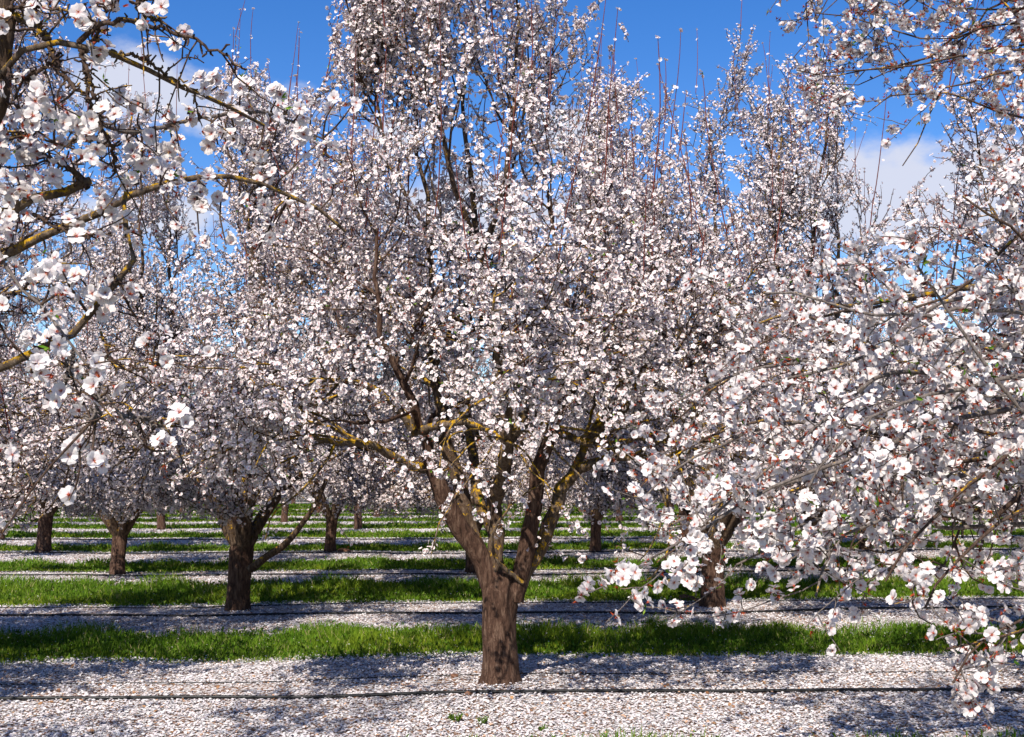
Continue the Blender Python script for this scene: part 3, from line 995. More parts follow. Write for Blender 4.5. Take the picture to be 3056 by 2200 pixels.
clod(2085, 1790, .055, 'smaller brown clod touching the foot of the second row right trunk')
clod(1842, 1637, .10, 'tan soil clod beside the slim dark trunk right of the main tree')
clod(1400, 2062, .035, 'red brown clod under the thick hose, left of the main trunk')
clod(1355, 2015, .03, 'dark clod on the petals just left of the main trunk base')
clod(1027, 1647, .10, 'brown clod at the foot of the fourth row trunk left of centre')

def weed(px, py, h, label, n=14):
    D = F * EYE / (py - 1420.0)
    p = P(px, py, D)
    r = np.random.default_rng(int(px + py))
    rr = r.uniform(.2, 1, n) * h * .9; az = r.uniform(0, 6.28, n)
    s = np.stack([np.cos(az) * rr * .25, np.sin(az) * rr * .25, np.zeros(n) - .01], 1)
    d = np.stack([np.cos(az) * .5, np.sin(az) * .5, np.ones(n)], 1)
    Pt = s[:, None] + nrm(d)[:, None] * np.linspace(0, 1, 5)[None, :, None] * (h * r.uniform(.5, 1, n))[:, None, None]
    V, q = tubes(Pt, taper(np.full(n, .0025), np.full(n, .0008), n, 5), 3)
    root = empty('weed', (p[0], p[1], float(hgt(p[0], p[1]))))
    c = np.tile([.16, .24, .05], (len(V), 1))
    mesh_np('stem', V, None, q, cols=c, mats=[M_GRASS], parent=root)
    pos = Pt[:, 2:].reshape(-1, 3); zd = .6 * r.standard_normal(pos.shape) + [0, 0, 1]
    v, t, c = stamp(TUFT, pos, zd, .04 * r.uniform(.5, 1.2, len(pos)), r, .3)
    mesh_np('leaves', v, t, cols=c * .8, mats=[M_GRASS], parent=root)
    tag(root, label, 'weed', 'small weeds in the petals')
weed(1360, 2128, .07, 'low green weed in the petals below left of the main trunk', 20)
weed(1440, 2134, .06, 'small green weed in the petals straight below the main trunk', 12)
weed(1620, 2150, .05, 'tiny pale weed in the petals below right of the main trunk', 8)
weed(500, 2185, .06, 'leafy green weed at the bottom edge on the left', 22)

# ------------------------------------------------------------------ the main tree
def rel(px, py, D, base):
    return P(px, py, D) - base

def build_main():
    base = np.array([MAINX, MAINY, 0.0]); base[2] = float(hgt(MAINX, MAINY)) - .03
    R_ = lambda *p: np.array([rel(a, b, c, base) for a, b, c in p])
    D0 = MAINY
    S = [
        (R_((1478, 1790, D0), (1420, 1650, D0 - .03), (1352, 1530, D0 - .1), (1300, 1430, D0 - .15), (1272, 1330, D0 - .2), (1240, 1220, D0 - .3), (1160, 1060, D0 - .5), (1120, 880, D0 - .6), (1130, 640, D0 - .6)), .088, .014),
        (R_((1480, 1760, D0), (1415, 1600, D0 + .06), (1380, 1480, D0 + .12), (1345, 1380, D0 + .15), (1322, 1280, D0 + .1), (1300, 1100, D0 + .2), (1290, 850, D0 + .2), (1270, 600, D0 + .2), (1240, 350, D0 + .2), (1230, 120, D0)), .072, .014),
        (R_((1490, 1780, D0), (1478, 1600, D0 + .02), (1482, 1470, D0), (1505, 1370, D0 - .05), (1495, 1180, D0 - .05), (1470, 950, D0), (1430, 700, D0), (1395, 400, D0 + .1), (1380, 120, D0 + .1), (1370, -150, D0)), .068, .014),
        (R_((1535, 1790, D0), (1575, 1640, D0 - .05), (1595, 1500, D0 - .12), (1606, 1430, D0 - .15), (1630, 1330, D0 - .2), (1680, 1180, D0 - .4), (1700, 980, D0 - .6), (1660, 750, D0 - .5), (1620, 450, D0 - .2)), .072, .014),
        (R_((1545, 1760, D0), (1625, 1610, D0 + .05), (1680, 1470, D0 + .08), (1730, 1370, D0 + .1), (1765, 1290, D0 + .15), (1850, 1150, D0 + .25), (1900, 980, D0 + .4), (1890, 780, D0 + .5)), .066, .014),
        (R_((1500, 1770, D0 + .1), (1450, 1560, D0 + .4), (1420, 1400, D0 + .8), (1390, 1200, D0 + 1.2), (1430, 950, D0 + 1.5), (1500, 650, D0 + 1.4), (1560, 330, D0 + .8), (1580, 60, D0 + .4)), .05, .012),
        (R_((1440, 780, D0), (1500, 560, D0 - .3), (1530, 330, D0 - .4), (1540, 100, D0 - .3), (1550, -120, D0 - .2)), .026, .009),
        (R_((1450, 800, D0), (1360, 560, D0 - .4), (1310, 330, D0 - .5), (1290, 100, D0 - .4), (1300, -80, D0 - .3)), .026, .009),
        (R_((1280, 700, D0 + .2), (1180, 520, D0 + .1), (1130, 330, D0), (1110, 150, D0)), .022, .008),
        # side limbs
        (R_((1722, 1400, D0 + .1), (1765, 1385, D0), (1830, 1365, D0 - .2), (1900, 1370, D0 - .4), (1960, 1380, D0 - .6), (2060, 1330, D0 - .9), (2180, 1260, D0 - 1.1)), .045, .009),
        (R_((1660, 1290, D0 + .1), (1710, 1308, D0 - .1), (1770, 1330, D0 - .2), (1840, 1360, D0 - .3)), .037, .018),
        (R_((1268, 1400, D0 - .15), (1215, 1385, D0 - .25), (1155, 1350, D0 - .4), (1090, 1322, D0 - .6), (990, 1320, D0 - .8), (880, 1290, D0 - 1), (760, 1240, D0 - 1.1)), .040, .009),
        (R_((1235, 1292, D0 - .22), (1270, 1278, D0 - .3), (1340, 1262, D0 - .5), (1420, 1270, D0 - .7), (1500, 1310, D0 - 1.0), (1540, 1330, D0 - 1.3)), .035, .010),
        (R_((1230, 1280, D0 - .3), (1180, 1210, D0 - .4), (1130, 1170, D0 - .5), (1040, 1140, D0 - .7), (920, 1130, D0 - 1.0), (800, 1090, D0 - 1.2)), .040, .009),
        (R_((1765, 1300, D0 + .1), (1830, 1245, D0 - .1), (1900, 1190, D0 - .3), (1975, 1150, D0 - .5), (2080, 1080, D0 - .7)), .045, .009),
        (R_((1790, 1250, D0 + .2), (1880, 1120, D0 + .1), (1960, 1080, D0), (2060, 1000, D0 - .1), (2160, 960, D0 - .1)), .040, .009),
        (R_((1480, 1500, D0), (1500, 1400, D0 - .4), (1520, 1290, D0 - .9), (1500, 1150, D0 - 1.4), (1470, 980, D0 - 1.8), (1480, 850, D0 - 1.9)), .048, .009),
        (R_((1500, 1370, D0), (1560, 1240, D0 + .1), (1640, 1090, D0), (1700, 960, D0 - .2), (1790, 850, D0 - .3)), .048, .010),
        (R_((1290, 1100, D0 + .2), (1180, 960, D0 + .5), (1050, 880, D0 + .8), (930, 860, D0 + 1.0)), .03, .009),
        (R_((1430, 1300, D0 + .6), (1300, 1160, D0 + 1.4), (1200, 1060, D0 + 2.0), (1150, 980, D0 + 2.3)), .03, .009),
        (R_((1640, 1150, D0 + 1.1), (1720, 1080, D0 + 1.6), (1800, 1020, D0 + 2.1), (1850, 950, D0 + 2.3)), .03, .009),
        (R_((1560, 1740, D0 - .08), (1500, 1690, D0 - .16), (1470, 1640, D0 - .22), (1485, 1560, D0 - .3), (1560, 1480, D0 - .36), (1620, 1440, D0 - .4)), .018, .007),
    ]
    tp = np.array([(0, 0, -.05), (0.0, 0, .2), (-.01, 0, .45), (0.005, 0, .68), (0.02, 0, .86)])
    g = gen_tree(101, S, PROF_MAIN, n2=11, n3=8, n4=5, nf=16, flower=MID, fsize=.037, lod=0, calyx_frac=.17, sprouts=150, low_in=2.1, low_out=1.45, t2=.36, shift=-.14, stout=6, hollow=.3, sprout_r=.0045,
                 trunk_pts=tp, trunk_r=[.185, .140, .128, .127, .127, .135, .09], tsides=36, leaf_frac=.008)
    print('main flowers', g['nflow'])
    t = assemble(g, 'almond_tree', base, single_shoots=True, limb_mats=[M_TRUNK, M_LIMB, M_LIMB, M_TRUNK, M_LIMBY, M_LIMB, M_LIMB, M_LIMBY])
    lims = [c for c in t.children if c.name.startswith('limb')]
    for c in lims[6:9]:
        c.data.materials[0] = M_LIMB
    for c in lims[9:]:
        c.data.materials[0] = M_LIMBY
    tag(t, 'large white blossoming almond tree in the middle with thick forked trunk', 'tree', 'blossoming almond trees in rows')
    return t
build_main()

# ------------------------------------------------------------------ the trees of the rows behind
def std_trunk(seed, h=.95, r0=.138):
    r = np.random.default_rng(seed)
    lx, ly = r.uniform(-.06, .06, 2)
    return np.array([(0, 0, -.06), (lx * .3, ly * .3, h * .33), (lx * .7, ly * .7, h * .66), (lx, ly, h)]), [r0 * 1.22, r0 * 1.02, r0 * .95, r0 * .98, r0 * 1.02, r0 * .8], (lx, ly, h)

protos = {}
def proto(key, seed, prof, lod, height, **kw):
    tp, tr, fork = std_trunk(seed)
    S = auto_scaffolds(seed + 1, fork, tr[2], n=kw.pop('n', 5), height=height, topw=kw.pop('topw', .9), hf=kw.pop('hf', (.72, .98)), cenh=kw.pop('cenh', 1.0))
    g = gen_tree(seed, S, prof, flower=kw.pop('flower', MID), lod=lod, trunk_pts=tp, trunk_r=tr, tsides=20 if lod < 2 else 12, **kw)
    print(key, g['nflow'])
    protos[key] = g
proto('a', 201, PROF_GEN, 1, 6.7, n=7, topw=1.25, hf=(.82, 1.0), cenh=.9, n2=11, n3=8, n4=6, low_in=1.7, low_out=1.1, nf=15, fsize=.0355, calyx_frac=.15, sprouts=70)
proto('b', 212, PROF_TALL, 1, 7.3, n=9, topw=1.45, hf=(.9, 1.04), cenh=.88, n2=9, n3=8, n4=6, low_in=1.7, low_out=1.1, nf=15, fsize=.0355, calyx_frac=.15, sprouts=90)
proto('c', 223, PROF_LOW, 1, 5.9, n=7, topw=1.2, n2=11, n3=8, n4=6, low_in=1.7, low_out=1.1, nf=15, fsize=.0355, calyx_frac=.15, sprouts=60)
proto('d', 231, PROF_GEN, 2, 5.6, n2=8, n3=6, n4=4, nf=5, fsize=.066, sprouts=40, flower=FAR)
proto('e', 242, PROF_LOW, 2, 5.2, n2=8, n3=6, n4=4, nf=5, fsize=.066, sprouts=40, flower=FAR)

GRP = 'blossoming almond trees in rows'
ORD = ['zeroth', 'front', 'second', 'third', 'fourth', 'fifth', 'sixth', 'seventh', 'eighth', 'ninth', 'tenth', 'eleventh', 'twelfth', 'thirteenth', 'fourteenth']
first = {}
def place(key, u, v, rz, sc, label):
    x, y = grid(u, v)
    z = float(hgt(x, y)) - .02
    if key not in first:
        t = assemble(protos[key], 'almond_tree', (x, y, z), rz, sc, merged=(key in 'de'))
        first[key] = t
    else:
        t = copy_tree(first[key])
        t.location = (x, y, z); t.rotation_euler = (0, 0, rz); t.scale = (sc, sc, sc)
    tag(t, label, 'tree', GRP)
    return t

rt = random.Random(5)
special = {
    (1, -1): ('a', 1.0, 'blossoming almond tree left of the main tree, trunk beyond the left edge'),
    (1, 1): ('c', 1.0, 'blossoming almond tree right of the main tree, trunk beyond the right edge'),
    (2, -.5): ('a', .98, 'almond tree with pale forked trunk in the second row, left of the main tree'),
    (2, .5): ('b', .98, 'tall pointed almond tree in the second row, right of the main tree'),
    (2, -1.5): ('c', .95, 'second row almond tree behind the lichened boughs at the left edge'),
    (3, 1): ('c', .86, 'third row almond tree whose low crown stands just under the right cloud'),
    (2, 1.5): ('c', .76, 'second row almond tree behind the pale pink blossoms at the right edge'),
}
for n in range(1, 15):
    v = (n - 1) * RS
    stag = 0 if n % 2 == 1 else .5
    D = MAINY + v
    half = .437 * D + 2.6
    ks = []
    for k in range(-14, 15):
        uu = (k + stag) * SP
        x, y = grid(uu, v)
        if abs(x) < half and not (n == 1 and k == 0):
            ks.append((uu, k + stag))
    ks.sort()
    for j, (uu, kk) in enumerate(ks):
        sp_ = special.get((n, kk))
        if sp_:
            key, sc, lab = sp_
        else:
            key = 'abc'[rt.randrange(3)] if n <= 4 else 'de'[rt.randrange(2)]
            sc = rt.uniform(.86, 1.0) * (1 if n > 2 else .95)
            if n == 3: sc *= .93
            side = 'left' if j < len(ks) / 2 else 'right'
            q = j + 1 if side == 'left' else len(ks) - j
            which = ('outermost' if q == 1 else ORD[q] if q > 1 else '')
            lab = '%s almond tree from the %s in the %s row back, in white bloom' % (which if q > 1 else 'outermost', side, ORD[n])
        jt = 0 if sp_ else .12
        place(key, uu + rt.uniform(-jt, jt), v + rt.uniform(-jt, jt), rt.uniform(0, 6.28), sc, lab)

def side_limb(t, pts, r0, r1):
    a = t.rotation_euler[2]; sc = t.scale[0]; o = np.array(t.location)
    w = (np.array([P(*p) for p in pts]) - o) / sc
    c, s_ = math.cos(-a), math.sin(-a)
    w = np.stack([w[:, 0] * c - w[:, 1] * s_, w[:, 0] * s_ + w[:, 1] * c, w[:, 2]], 1)
    v, q = tubes(catmull(w, 16)[None], np.linspace(r0, r1, 16)[None] / sc, 9, .05)
    mesh_np('limb', v, None, q, mats=[M_LIMB], smooth=True, parent=t)
for o in list(COL.objects):
    if o.get('label', '').startswith('almond tree with pale forked trunk'):
        side_limb(o, [(745, 1700, 14.0), (790, 1665, 13.9), (850, 1625, 13.8), (900, 1565, 13.7), (945, 1500, 13.6), (975, 1430, 13.6)], .05, .022)

# ------------------------------------------------------------------ the two trees beside the camera
def spurs(C_, R_, n, r, lmin=.008, lmax=.03):
    s, d, pr, t, par = spawn(C_, R_, n, r, .05, 1, 50, 90)
    l = r.uniform(lmin, lmax, len(s))
    Pt = s[:, None] + nrm(d)[:, None] * np.linspace(0, 1, 4)[None, :, None] * l[:, None, None] + .0022 * r.standard_normal((len(s), 4, 3))
    R2 = np.tile(np.array([[.0030, .0024, .0028, .0015]]), (len(s), 1))
    return Pt, R2

def fore_tree(seed, trunk_xy, limbs, clusters, prof, clear_ratio, label, side, bloom, mats):
    r = np.random.default_rng(seed)
    base = np.array([trunk_xy[0], trunk_xy[1], float(hgt(*trunk_xy)) - .03])
    fork = np.array([0, 0, .9])
    root = empty('almond_tree', base)
    tag(root, label, 'tree', GRP)
    tp = np.array([(0, 0, -.05), (0, 0, .3), (.02, 0, .6), (0, 0, .98)])
    tv, tq, tt = make_trunk(tp, [.18, .15, .14, .15, .11], 28, r)
    mesh_np('trunk', tv, tt, tq, mats=[M_TRUNK], smooth=True, parent=root)
    Cs, Rs = [], []
    for pts, r0, r1, rooted, mt in limbs:
        w = np.array([P(a, b, c) - base for a, b, c in pts])
        if rooted:
            p0 = w[0]
            mid = fork * .45 + p0 * .55 + np.array([0, 0, .12])
            w = np.vstack([fork - np.array([0, 0, .1]), mid, w])
        c = catmull(w, 34)
        c[2:] += .0035 * r.standard_normal((32, 3)) * (1 if r0 > .008 else .7)
        if side == 'right':
            tw_ = np.linspace(0, 1, 34); LL = np.linalg.norm(w[-1] - w[0])
            for f_ in (2.3, 4.1, 7.7):
                c += (np.sin(tw_ * f_ * 3.14 + r.uniform(0, 6.28))[:, None] * r.standard_normal(3) * .035 * LL / f_ ** 1.1) * np.minimum(1, tw_ * 3)[:, None]
        if rooted:
            n0 = 34
            L = np.concatenate([[0], np.cumsum(np.linalg.norm(np.diff(c, axis=0), axis=1))]); L /= L[-1]
            R_ = np.interp(L, [0, .25, .45, 1], [max(r0 * 2.2, .04), r0 * 1.3, r0, r1])
        else:
            R_ = r1 + (r0 - r1) * (1 - np.linspace(0, 1, 34)) ** .8
        Cs.append(c); Rs.append(R_)
        v, q = tubes(c[None], R_[None], 10, .07)
        gs = [(v, q)]
        a, b = spurs(c[None], R_[None], 26 if side == 'left' else 12, r)
        gs.append(tubes(a, b, 5))
        v, q = cat_geo(gs)
        mesh_np('limb', v, None, q, mats=[mt], smooth=True, parent=root)
    Cs = np.array(Cs); Rs = np.array(Rs)
    fp, fd, tw = [], [], []
    flat = Cs[:, 6:].reshape(-1, 3)
    if clusters:
        for (px, py, nfl) in clusters:
            # nearest bough in the picture gives the depth
            wpts = flat + base
            cc, ss = math.cos(PITCH), math.sin(PITCH)
            zc = wpts[:, 1] * cc + (wpts[:, 2] - EYE) * ss
            yc = -wpts[:, 1] * ss + (wpts[:, 2] - EYE) * cc
            qx = W / 2 + F * wpts[:, 0] / zc; qy = H / 2 - F * yc / zc
            i = int(np.argmin((qx - px) ** 2 + (qy - py) ** 2))
            tgt = P(px, py, wpts[i, 1] + r.uniform(-.06, .04)) - base
            s = flat[i]
            mid = (s + tgt) / 2 + .012 * r.standard_normal(3)
            tw.append(catmull([s, mid, tgt], 6))
            for k in range(nfl + 1):
                d = r.standard_normal(3) * .8 + np.array([-.1, -.8, .15])
                d /= np.linalg.norm(d)
                fp.append(tgt + d * r.uniform(.014, .036)); fd.append(d)
    # side twigs in view
    ntw = 3 if side == 'left' else 25
    s, d, pr, t, par = spawn(Cs, Rs, ntw, r, .3, 1.0, 35, 85)
    if side == 'right':
        thin = ((par >= 18) & (par < 24)) | (par >= 29)
        thin |= (par >= 7) & (par <= 9)
        kp = ~thin | (r.random(len(par)) < np.where(par >= 18, .95, .45))
        w_ = s + d * .12 + base
        a_, b_ = w_[:, 0] / w_[:, 1], (w_[:, 2] - EYE) / w_[:, 1]
        bare = (b_ > .225) & (b_ < .325) & (a_ > .2) & (a_ < .405)     # an open window in this side of the crown
        bare |= (b_ < -.17)
        kp &= ~bare | (r.random(len(par)) < .15)
        s, d, pr = s[kp], d[kp], pr[kp]
    P2 = grow_free(s, d, r.uniform(.08, .20 if side == 'left' else .38, len(s)), 6, r, -.05, .16)
    R2 = taper(np.clip(pr * .5, .0022, .004), np.full(len(s), .0014), len(s), 7)
    s, d, pr, t, par = spawn(P2, R2, 1 if side == 'left' else 3, r, .2, .95, 40, 80)
    P3 = grow_free(s, d, r.uniform(.03, .13, len(s)), 4, r, -.02, .16)
    R3 = taper(np.full(len(s), .0019), np.full(len(s), .0012), len(s), 5)
    a, b = spurs(P2, R2, 4, r, .004, .014)
    g = [tubes(P2, R2, 5, .08), tubes(P3, R3, 4), tubes(a, b * .6, 4)]
    if tw:
        g.append(tubes(np.array(tw), np.tile(np.linspace(.0032, .0020, 6), (len(tw), 1)), 5))
    A, B_, _ = along(P2, int(bloom), r, .004); fp += list(A); fd += list(B_)
    A, B_, _ = along(P3, max(1, int(bloom * .6)), r, .004); fp += list(A); fd += list(B_)
    if bloom < 1:
        pass
    fp = np.array(fp); fd = np.array(fd)
    fd = nrm(fd) + np.array([0, 0, .15]) + .3 * r.standard_normal(fd.shape)
    # bring blossoms together into little groups on their spurs
    n = len(fp)
    sel = r.random(n)
    isc = sel < (np.where(fp[:, 2] + base[2] > 1.6 + .27 * (fp[:, 1] + base[1]), .55, .25) if side == 'right' else .13)  # extra red stars up high darken the overhang, standing in for shade
    isl = (sel > .955)
    isf = ~(isc | isl)
    if side == 'left':
        nc = sum(c[2] + 1 for c in clusters)
        keep = np.ones(n, bool); keep[nc:] = r.random(n - nc) < .20
        isf &= keep; isc &= (keep | (r.random(n) < .15)); isl &= keep
    lst = [stamp(HI, fp[isf], fd[isf], (.042 if side == 'left' else .040) * r.uniform(.85, 1.12, isf.sum()), r, .07),
           stamp(CAL_HI, fp[isc], fd[isc], .040 * r.uniform(.8, 1.2, isc.sum()), r, .3),
           stamp(TUFT, fp[isl], fd[isl], .036 * r.uniform(.6, 1.2, isl.sum()), r, .3)]
    # the rest of the tree, out of the frame
    S = auto_scaffolds(seed + 3, fork, .14, n=5, height=5.0)
    gg = gen_tree(seed + 9, S, prof, n2=9, n3=6, n4=4, nf=6, flower=MID, fsize=.045, lod=1, sprouts=0,
                  trunk_pts=tp, trunk_r=[.18, .15, .14], tsides=8,
                  clear=lambda q: clear_ratio(q + base))
    for (pts, _, _), (v, q) in zip(S, gg['limbs']):
        c = v.mean(0)
        if clear_ratio((v + base)).mean() > .97:
            mesh_np('limb', v, None, q, mats=[M_LIMB], smooth=True, parent=root)
    v, t_, c = gg['blossom']
    cen = v[t_].mean(1) + base
    k = clear_ratio(cen)
    v, t_, c = compact(v, t_[k], c)
    lst.append((v, t_, c))
    v, t_, c = join_stamps(lst)
    crown = mesh_np('crown', v, t_, cols=c, mats=[M_NEAR], smooth=False, parent=root)
    v, q = cat_geo(g)
    mesh_np('brushwood', v, None, q, mats=[mats], smooth=True, parent=crown)
    v, q = gg['twigs']
    k = clear_ratio(v[q].mean(1) + base)
    v, q, _ = compact(v, q[k], v)
    mesh_np('brushwood', v, None, q, mats=[M_TWIG], smooth=True, parent=crown)
    print(side, 'close flowers', isf.sum())
    return root

def compact(v, f, c):
    used = np.unique(f)
    m = np.zeros(len(v), int); m[used] = np.arange(len(used))
    return v[used], m[f], c[used]

def grow_free(start, d, length, K, r, up, wander):
    p = start.copy(); d = nrm(d); out = [p.copy()]
    for k in range(K):
        d = nrm(d + np.array([0, 0, up]) + wander * r.standard_normal(d.shape))
        p = p + d * (length / K)[:, None]
        out.append(p.copy())
    return np.stack(out, 1)

LY, LG, LT = M_LIMBY, M_GREYTWIG, M_TWIG
LEFT = [
    ([(-260, 520, 2.9), (-60, 300, 2.7), (15, 215, 2.6), (60, 160, 2.6), (150, 130, 2.55), (270, 138, 2.55), (400, 180, 2.6), (520, 250, 2.7), (600, 290, 2.8), (690, 325, 2.9), (790, 385, 3.0)], .013, .004, True, LY),
    ([(-60, 420, 2.7), (5, 260, 2.65), (12, 120, 2.6), (8, 0, 2.6), (-10, -160, 2.6)], .024, .018, True, M_LIMB),
    ([(235, 125, 2.5), (290, 80, 2.45), (370, 62, 2.45), (450, 78, 2.5), (540, 105, 2.5), (620, 138, 2.5), (680, 170, 2.5), (712, 196, 2.5)], .0065, .002, False, LT),
    ([(10, 30, 2.6), (90, 18, 2.55), (150, 20, 2.5), (220, 40, 2.5), (262, 60, 2.5)], .005, .002, False, LT),
    ([(0, 25, 2.6), (60, 55, 2.6), (110, 85, 2.6), (145, 115, 2.56)], .008, .006, False, LY),
    ([(235, 135, 2.56), (255, 190, 2.55), (270, 250, 2.55), (290, 320, 2.55), (300, 370, 2.55)], .005, .002, False, LT),
    ([(148, 140, 2.56), (175, 210, 2.55), (225, 260, 2.55), (268, 300, 2.55), (300, 380, 2.55)], .006, .002, False, LT),
    ([(330, 150, 2.6), (420, 175, 2.62), (500, 225, 2.65), (590, 280, 2.7)], .004, .0025, False, LY),
    ([(140, 440, 2.8), (260, 418, 2.8), (330, 402, 2.8), (440, 385, 2.85), (540, 366, 2.9), (640, 342, 2.95), (740, 334, 3.0), (830, 345, 3.1), (900, 385, 3.2), (980, 430, 3.3)], .006, .0028, False, LG),
    ([(-300, 900, 3.4), (-60, 810, 3.3), (60, 742, 3.2), (140, 700, 3.15), (270, 650, 3.1), (340, 610, 3.1), (420, 570, 3.15), (500, 545, 3.2), (600, 530, 3.2), (690, 525, 3.25), (770, 545, 3.3), (850, 575, 3.35), (960, 630, 3.4), (1030, 690, 3.45)], .017, .0045, True, LY),
    ([(-200, 760, 2.9), (0, 640, 2.85), (60, 615, 2.8), (130, 585, 2.8), (200, 568, 2.8), (262, 562, 2.8), (272, 540, 2.8)], .017, .010, True, LY),
    ([(262, 562, 2.8), (230, 520, 2.8), (160, 480, 2.8), (110, 450, 2.8), (60, 400, 2.8)], .008, .003, False, LT),
    ([(-300, 1260, 3.0), (-60, 1135, 2.85), (0, 1105, 2.8), (110, 1050, 2.8), (205, 1000, 2.8), (265, 940, 2.8), (335, 852, 2.8), (405, 812, 2.8), (397, 764, 2.8), (383, 700, 2.8), (372, 620, 2.85), (380, 540, 2.9)], .017, .005, True, LY),
    ([(-120, 700, 2.6), (26, 815, 2.5), (88, 883, 2.45), (145, 927, 2.4), (190, 985, 2.4), (222, 1040, 2.4), (265, 1095, 2.4), (300, 1157, 2.4), (335, 1205, 2.4), (362, 1240, 2.4), (384, 1280, 2.4), (419, 1322, 2.4)], .0062, .0024, True, LG),
    ([(362, 1236, 2.4), (420, 1249, 2.42), (485, 1271, 2.45)], .0032, .002, False, LG),
    ([(220, 1050, 2.4), (205, 1100, 2.4), (196, 1130, 2.38)], .003, .0018, False, LG),
    ([(295, 1170, 2.4), (285, 1230, 2.4), (275, 1260, 2.4)], .003, .0018, False, LG),
    ([(300, 990, 2.8), (340, 1090, 2.75), (420, 1100, 2.75), (460, 1085, 2.75)], .0032, .002, False, LT),
    ([(100, 640, 2.8), (200, 690, 2.75), (240, 700, 2.7), (330, 700, 2.7)], .005, .002, False, LT),
    ([(250, 180, 2.55), (262, 280, 2.55), (285, 360, 2.6), (330, 430, 2.65), (345, 520, 2.8)], .0045, .002, False, LT),
    ([(20, 240, 2.6), (80, 230, 2.6), (150, 190, 2.6), (180, 160, 2.58)], .0045, .003, False, LT),
    ([(-100, 950, 2.4), (10, 1000, 2.4), (60, 1060, 2.4), (100, 1090, 2.4)], .004, .002, True, LT),
    ([(410, 20, 2.4), (420, 0, 2.4), (400, -60, 2.4)], .004, .003, False, LT),
    ([(405, -40, 2.4), (418, 30, 2.42), (440, 48, 2.45), (480, 60, 2.45)], .004, .002, False, LY),
    ([(270, 138, 2.55), (300, 80, 2.5), (320, 20, 2.5), (345, -40, 2.5)], .004, .002, False, LT),
    ([(-60, 330, 2.7), (60, 350, 2.65), (120, 400, 2.62), (180, 430, 2.6), (250, 450, 2.6), (330, 500, 2.7)], .005, .002, True, LT),
]
LC = [(20, 65, 2), (97, 8, 2), (110, 45, 1), (255, 72, 2), (240, 55, 1), (305, 4, 3), (350, 18, 4), (475, 52, 4), (296, 112, 4), (288, 165, 1), (466, 165, 3),
      (600, 262, 3), (650, 258, 4), (730, 270, 4), (830, 290, 4), (720, 350, 4), (118, 300, 3), (168, 312, 3), (90, 335, 3), (25, 372, 3), (105, 368, 4), (200, 372, 4),
      (240, 388, 3), (275, 365, 3), (52, 398, 3), (130, 405, 2), (345, 355, 3), (372, 308, 3), (398, 322, 4), (415, 338, 2), (290, 425, 3), (330, 430, 2),
      (515, 385, 3), (560, 340, 2), (592, 355, 2), (520, 430, 2), (12, 452, 3), (60, 470, 3), (90, 432, 2), (205, 452, 3), (165, 525, 2), (60, 552, 3), (315, 530, 2),
      (250, 490, 2), (430, 475, 4), (415, 430, 2), (318, 590, 3), (300, 610, 2), (590, 582, 3), (640, 530, 3), (520, 530, 2), (20, 652, 3), (60, 662, 3), (205, 690, 2),
      (240, 652, 3), (262, 718, 3), (10, 740, 2), (130, 766, 3), (182, 772, 4), (120, 830, 3), (18, 800, 3), (22, 900, 2), (175, 902, 3), (280, 900, 3), (316, 876, 3),
      (378, 874, 3), (400, 892, 2), (320, 935, 3), (165, 950, 3), (112, 1022, 3), (158, 1028, 3), (122, 1105, 3), (272, 1108, 4), (195, 1178, 3), (322, 1150, 2), (490, 1082, 3),
      (535, 1268, 3), (498, 1346, 3), (240, 1330, 3), (272, 1392, 3), (8, 1372, 2), (8, 1590, 2), (650, 405, 2), (700, 420, 2), (770, 400, 2), (820, 365, 3), (845, 320, 2),
      (900, 400, 2), (590, 620, 2), (660, 600, 2), (30, 590, 2), (75, 600, 2), (40, 700, 2), (900, 330, 2), (1000, 310, 1), (1050, 315, 3), (980, 470, 2), (530, 660, 2)]
_r = random.Random(44)
LC += [(int(_r.uniform(0, 340)), int(_r.uniform(250, 800)), 2) for _ in range(6)]
LC += [(int(_r.uniform(380, 1000)), int(_r.uniform(420, 760)), 2) for _ in range(26)]
LC += [(int(_r.uniform(0, 560)), int(_r.uniform(820, 1150)), 2) for _ in range(8)]
fore_tree(401, grid(-.5 * SP, -RS), LEFT, LC, PROF_GEN, lambda q: (q[:, 0] / np.maximum(q[:, 1], .3) < -.50) & (q[:, 1] > .9),
          'near almond tree reaching in from the left, lichened boughs with few big blossoms', 'left', 2, M_TWIG)

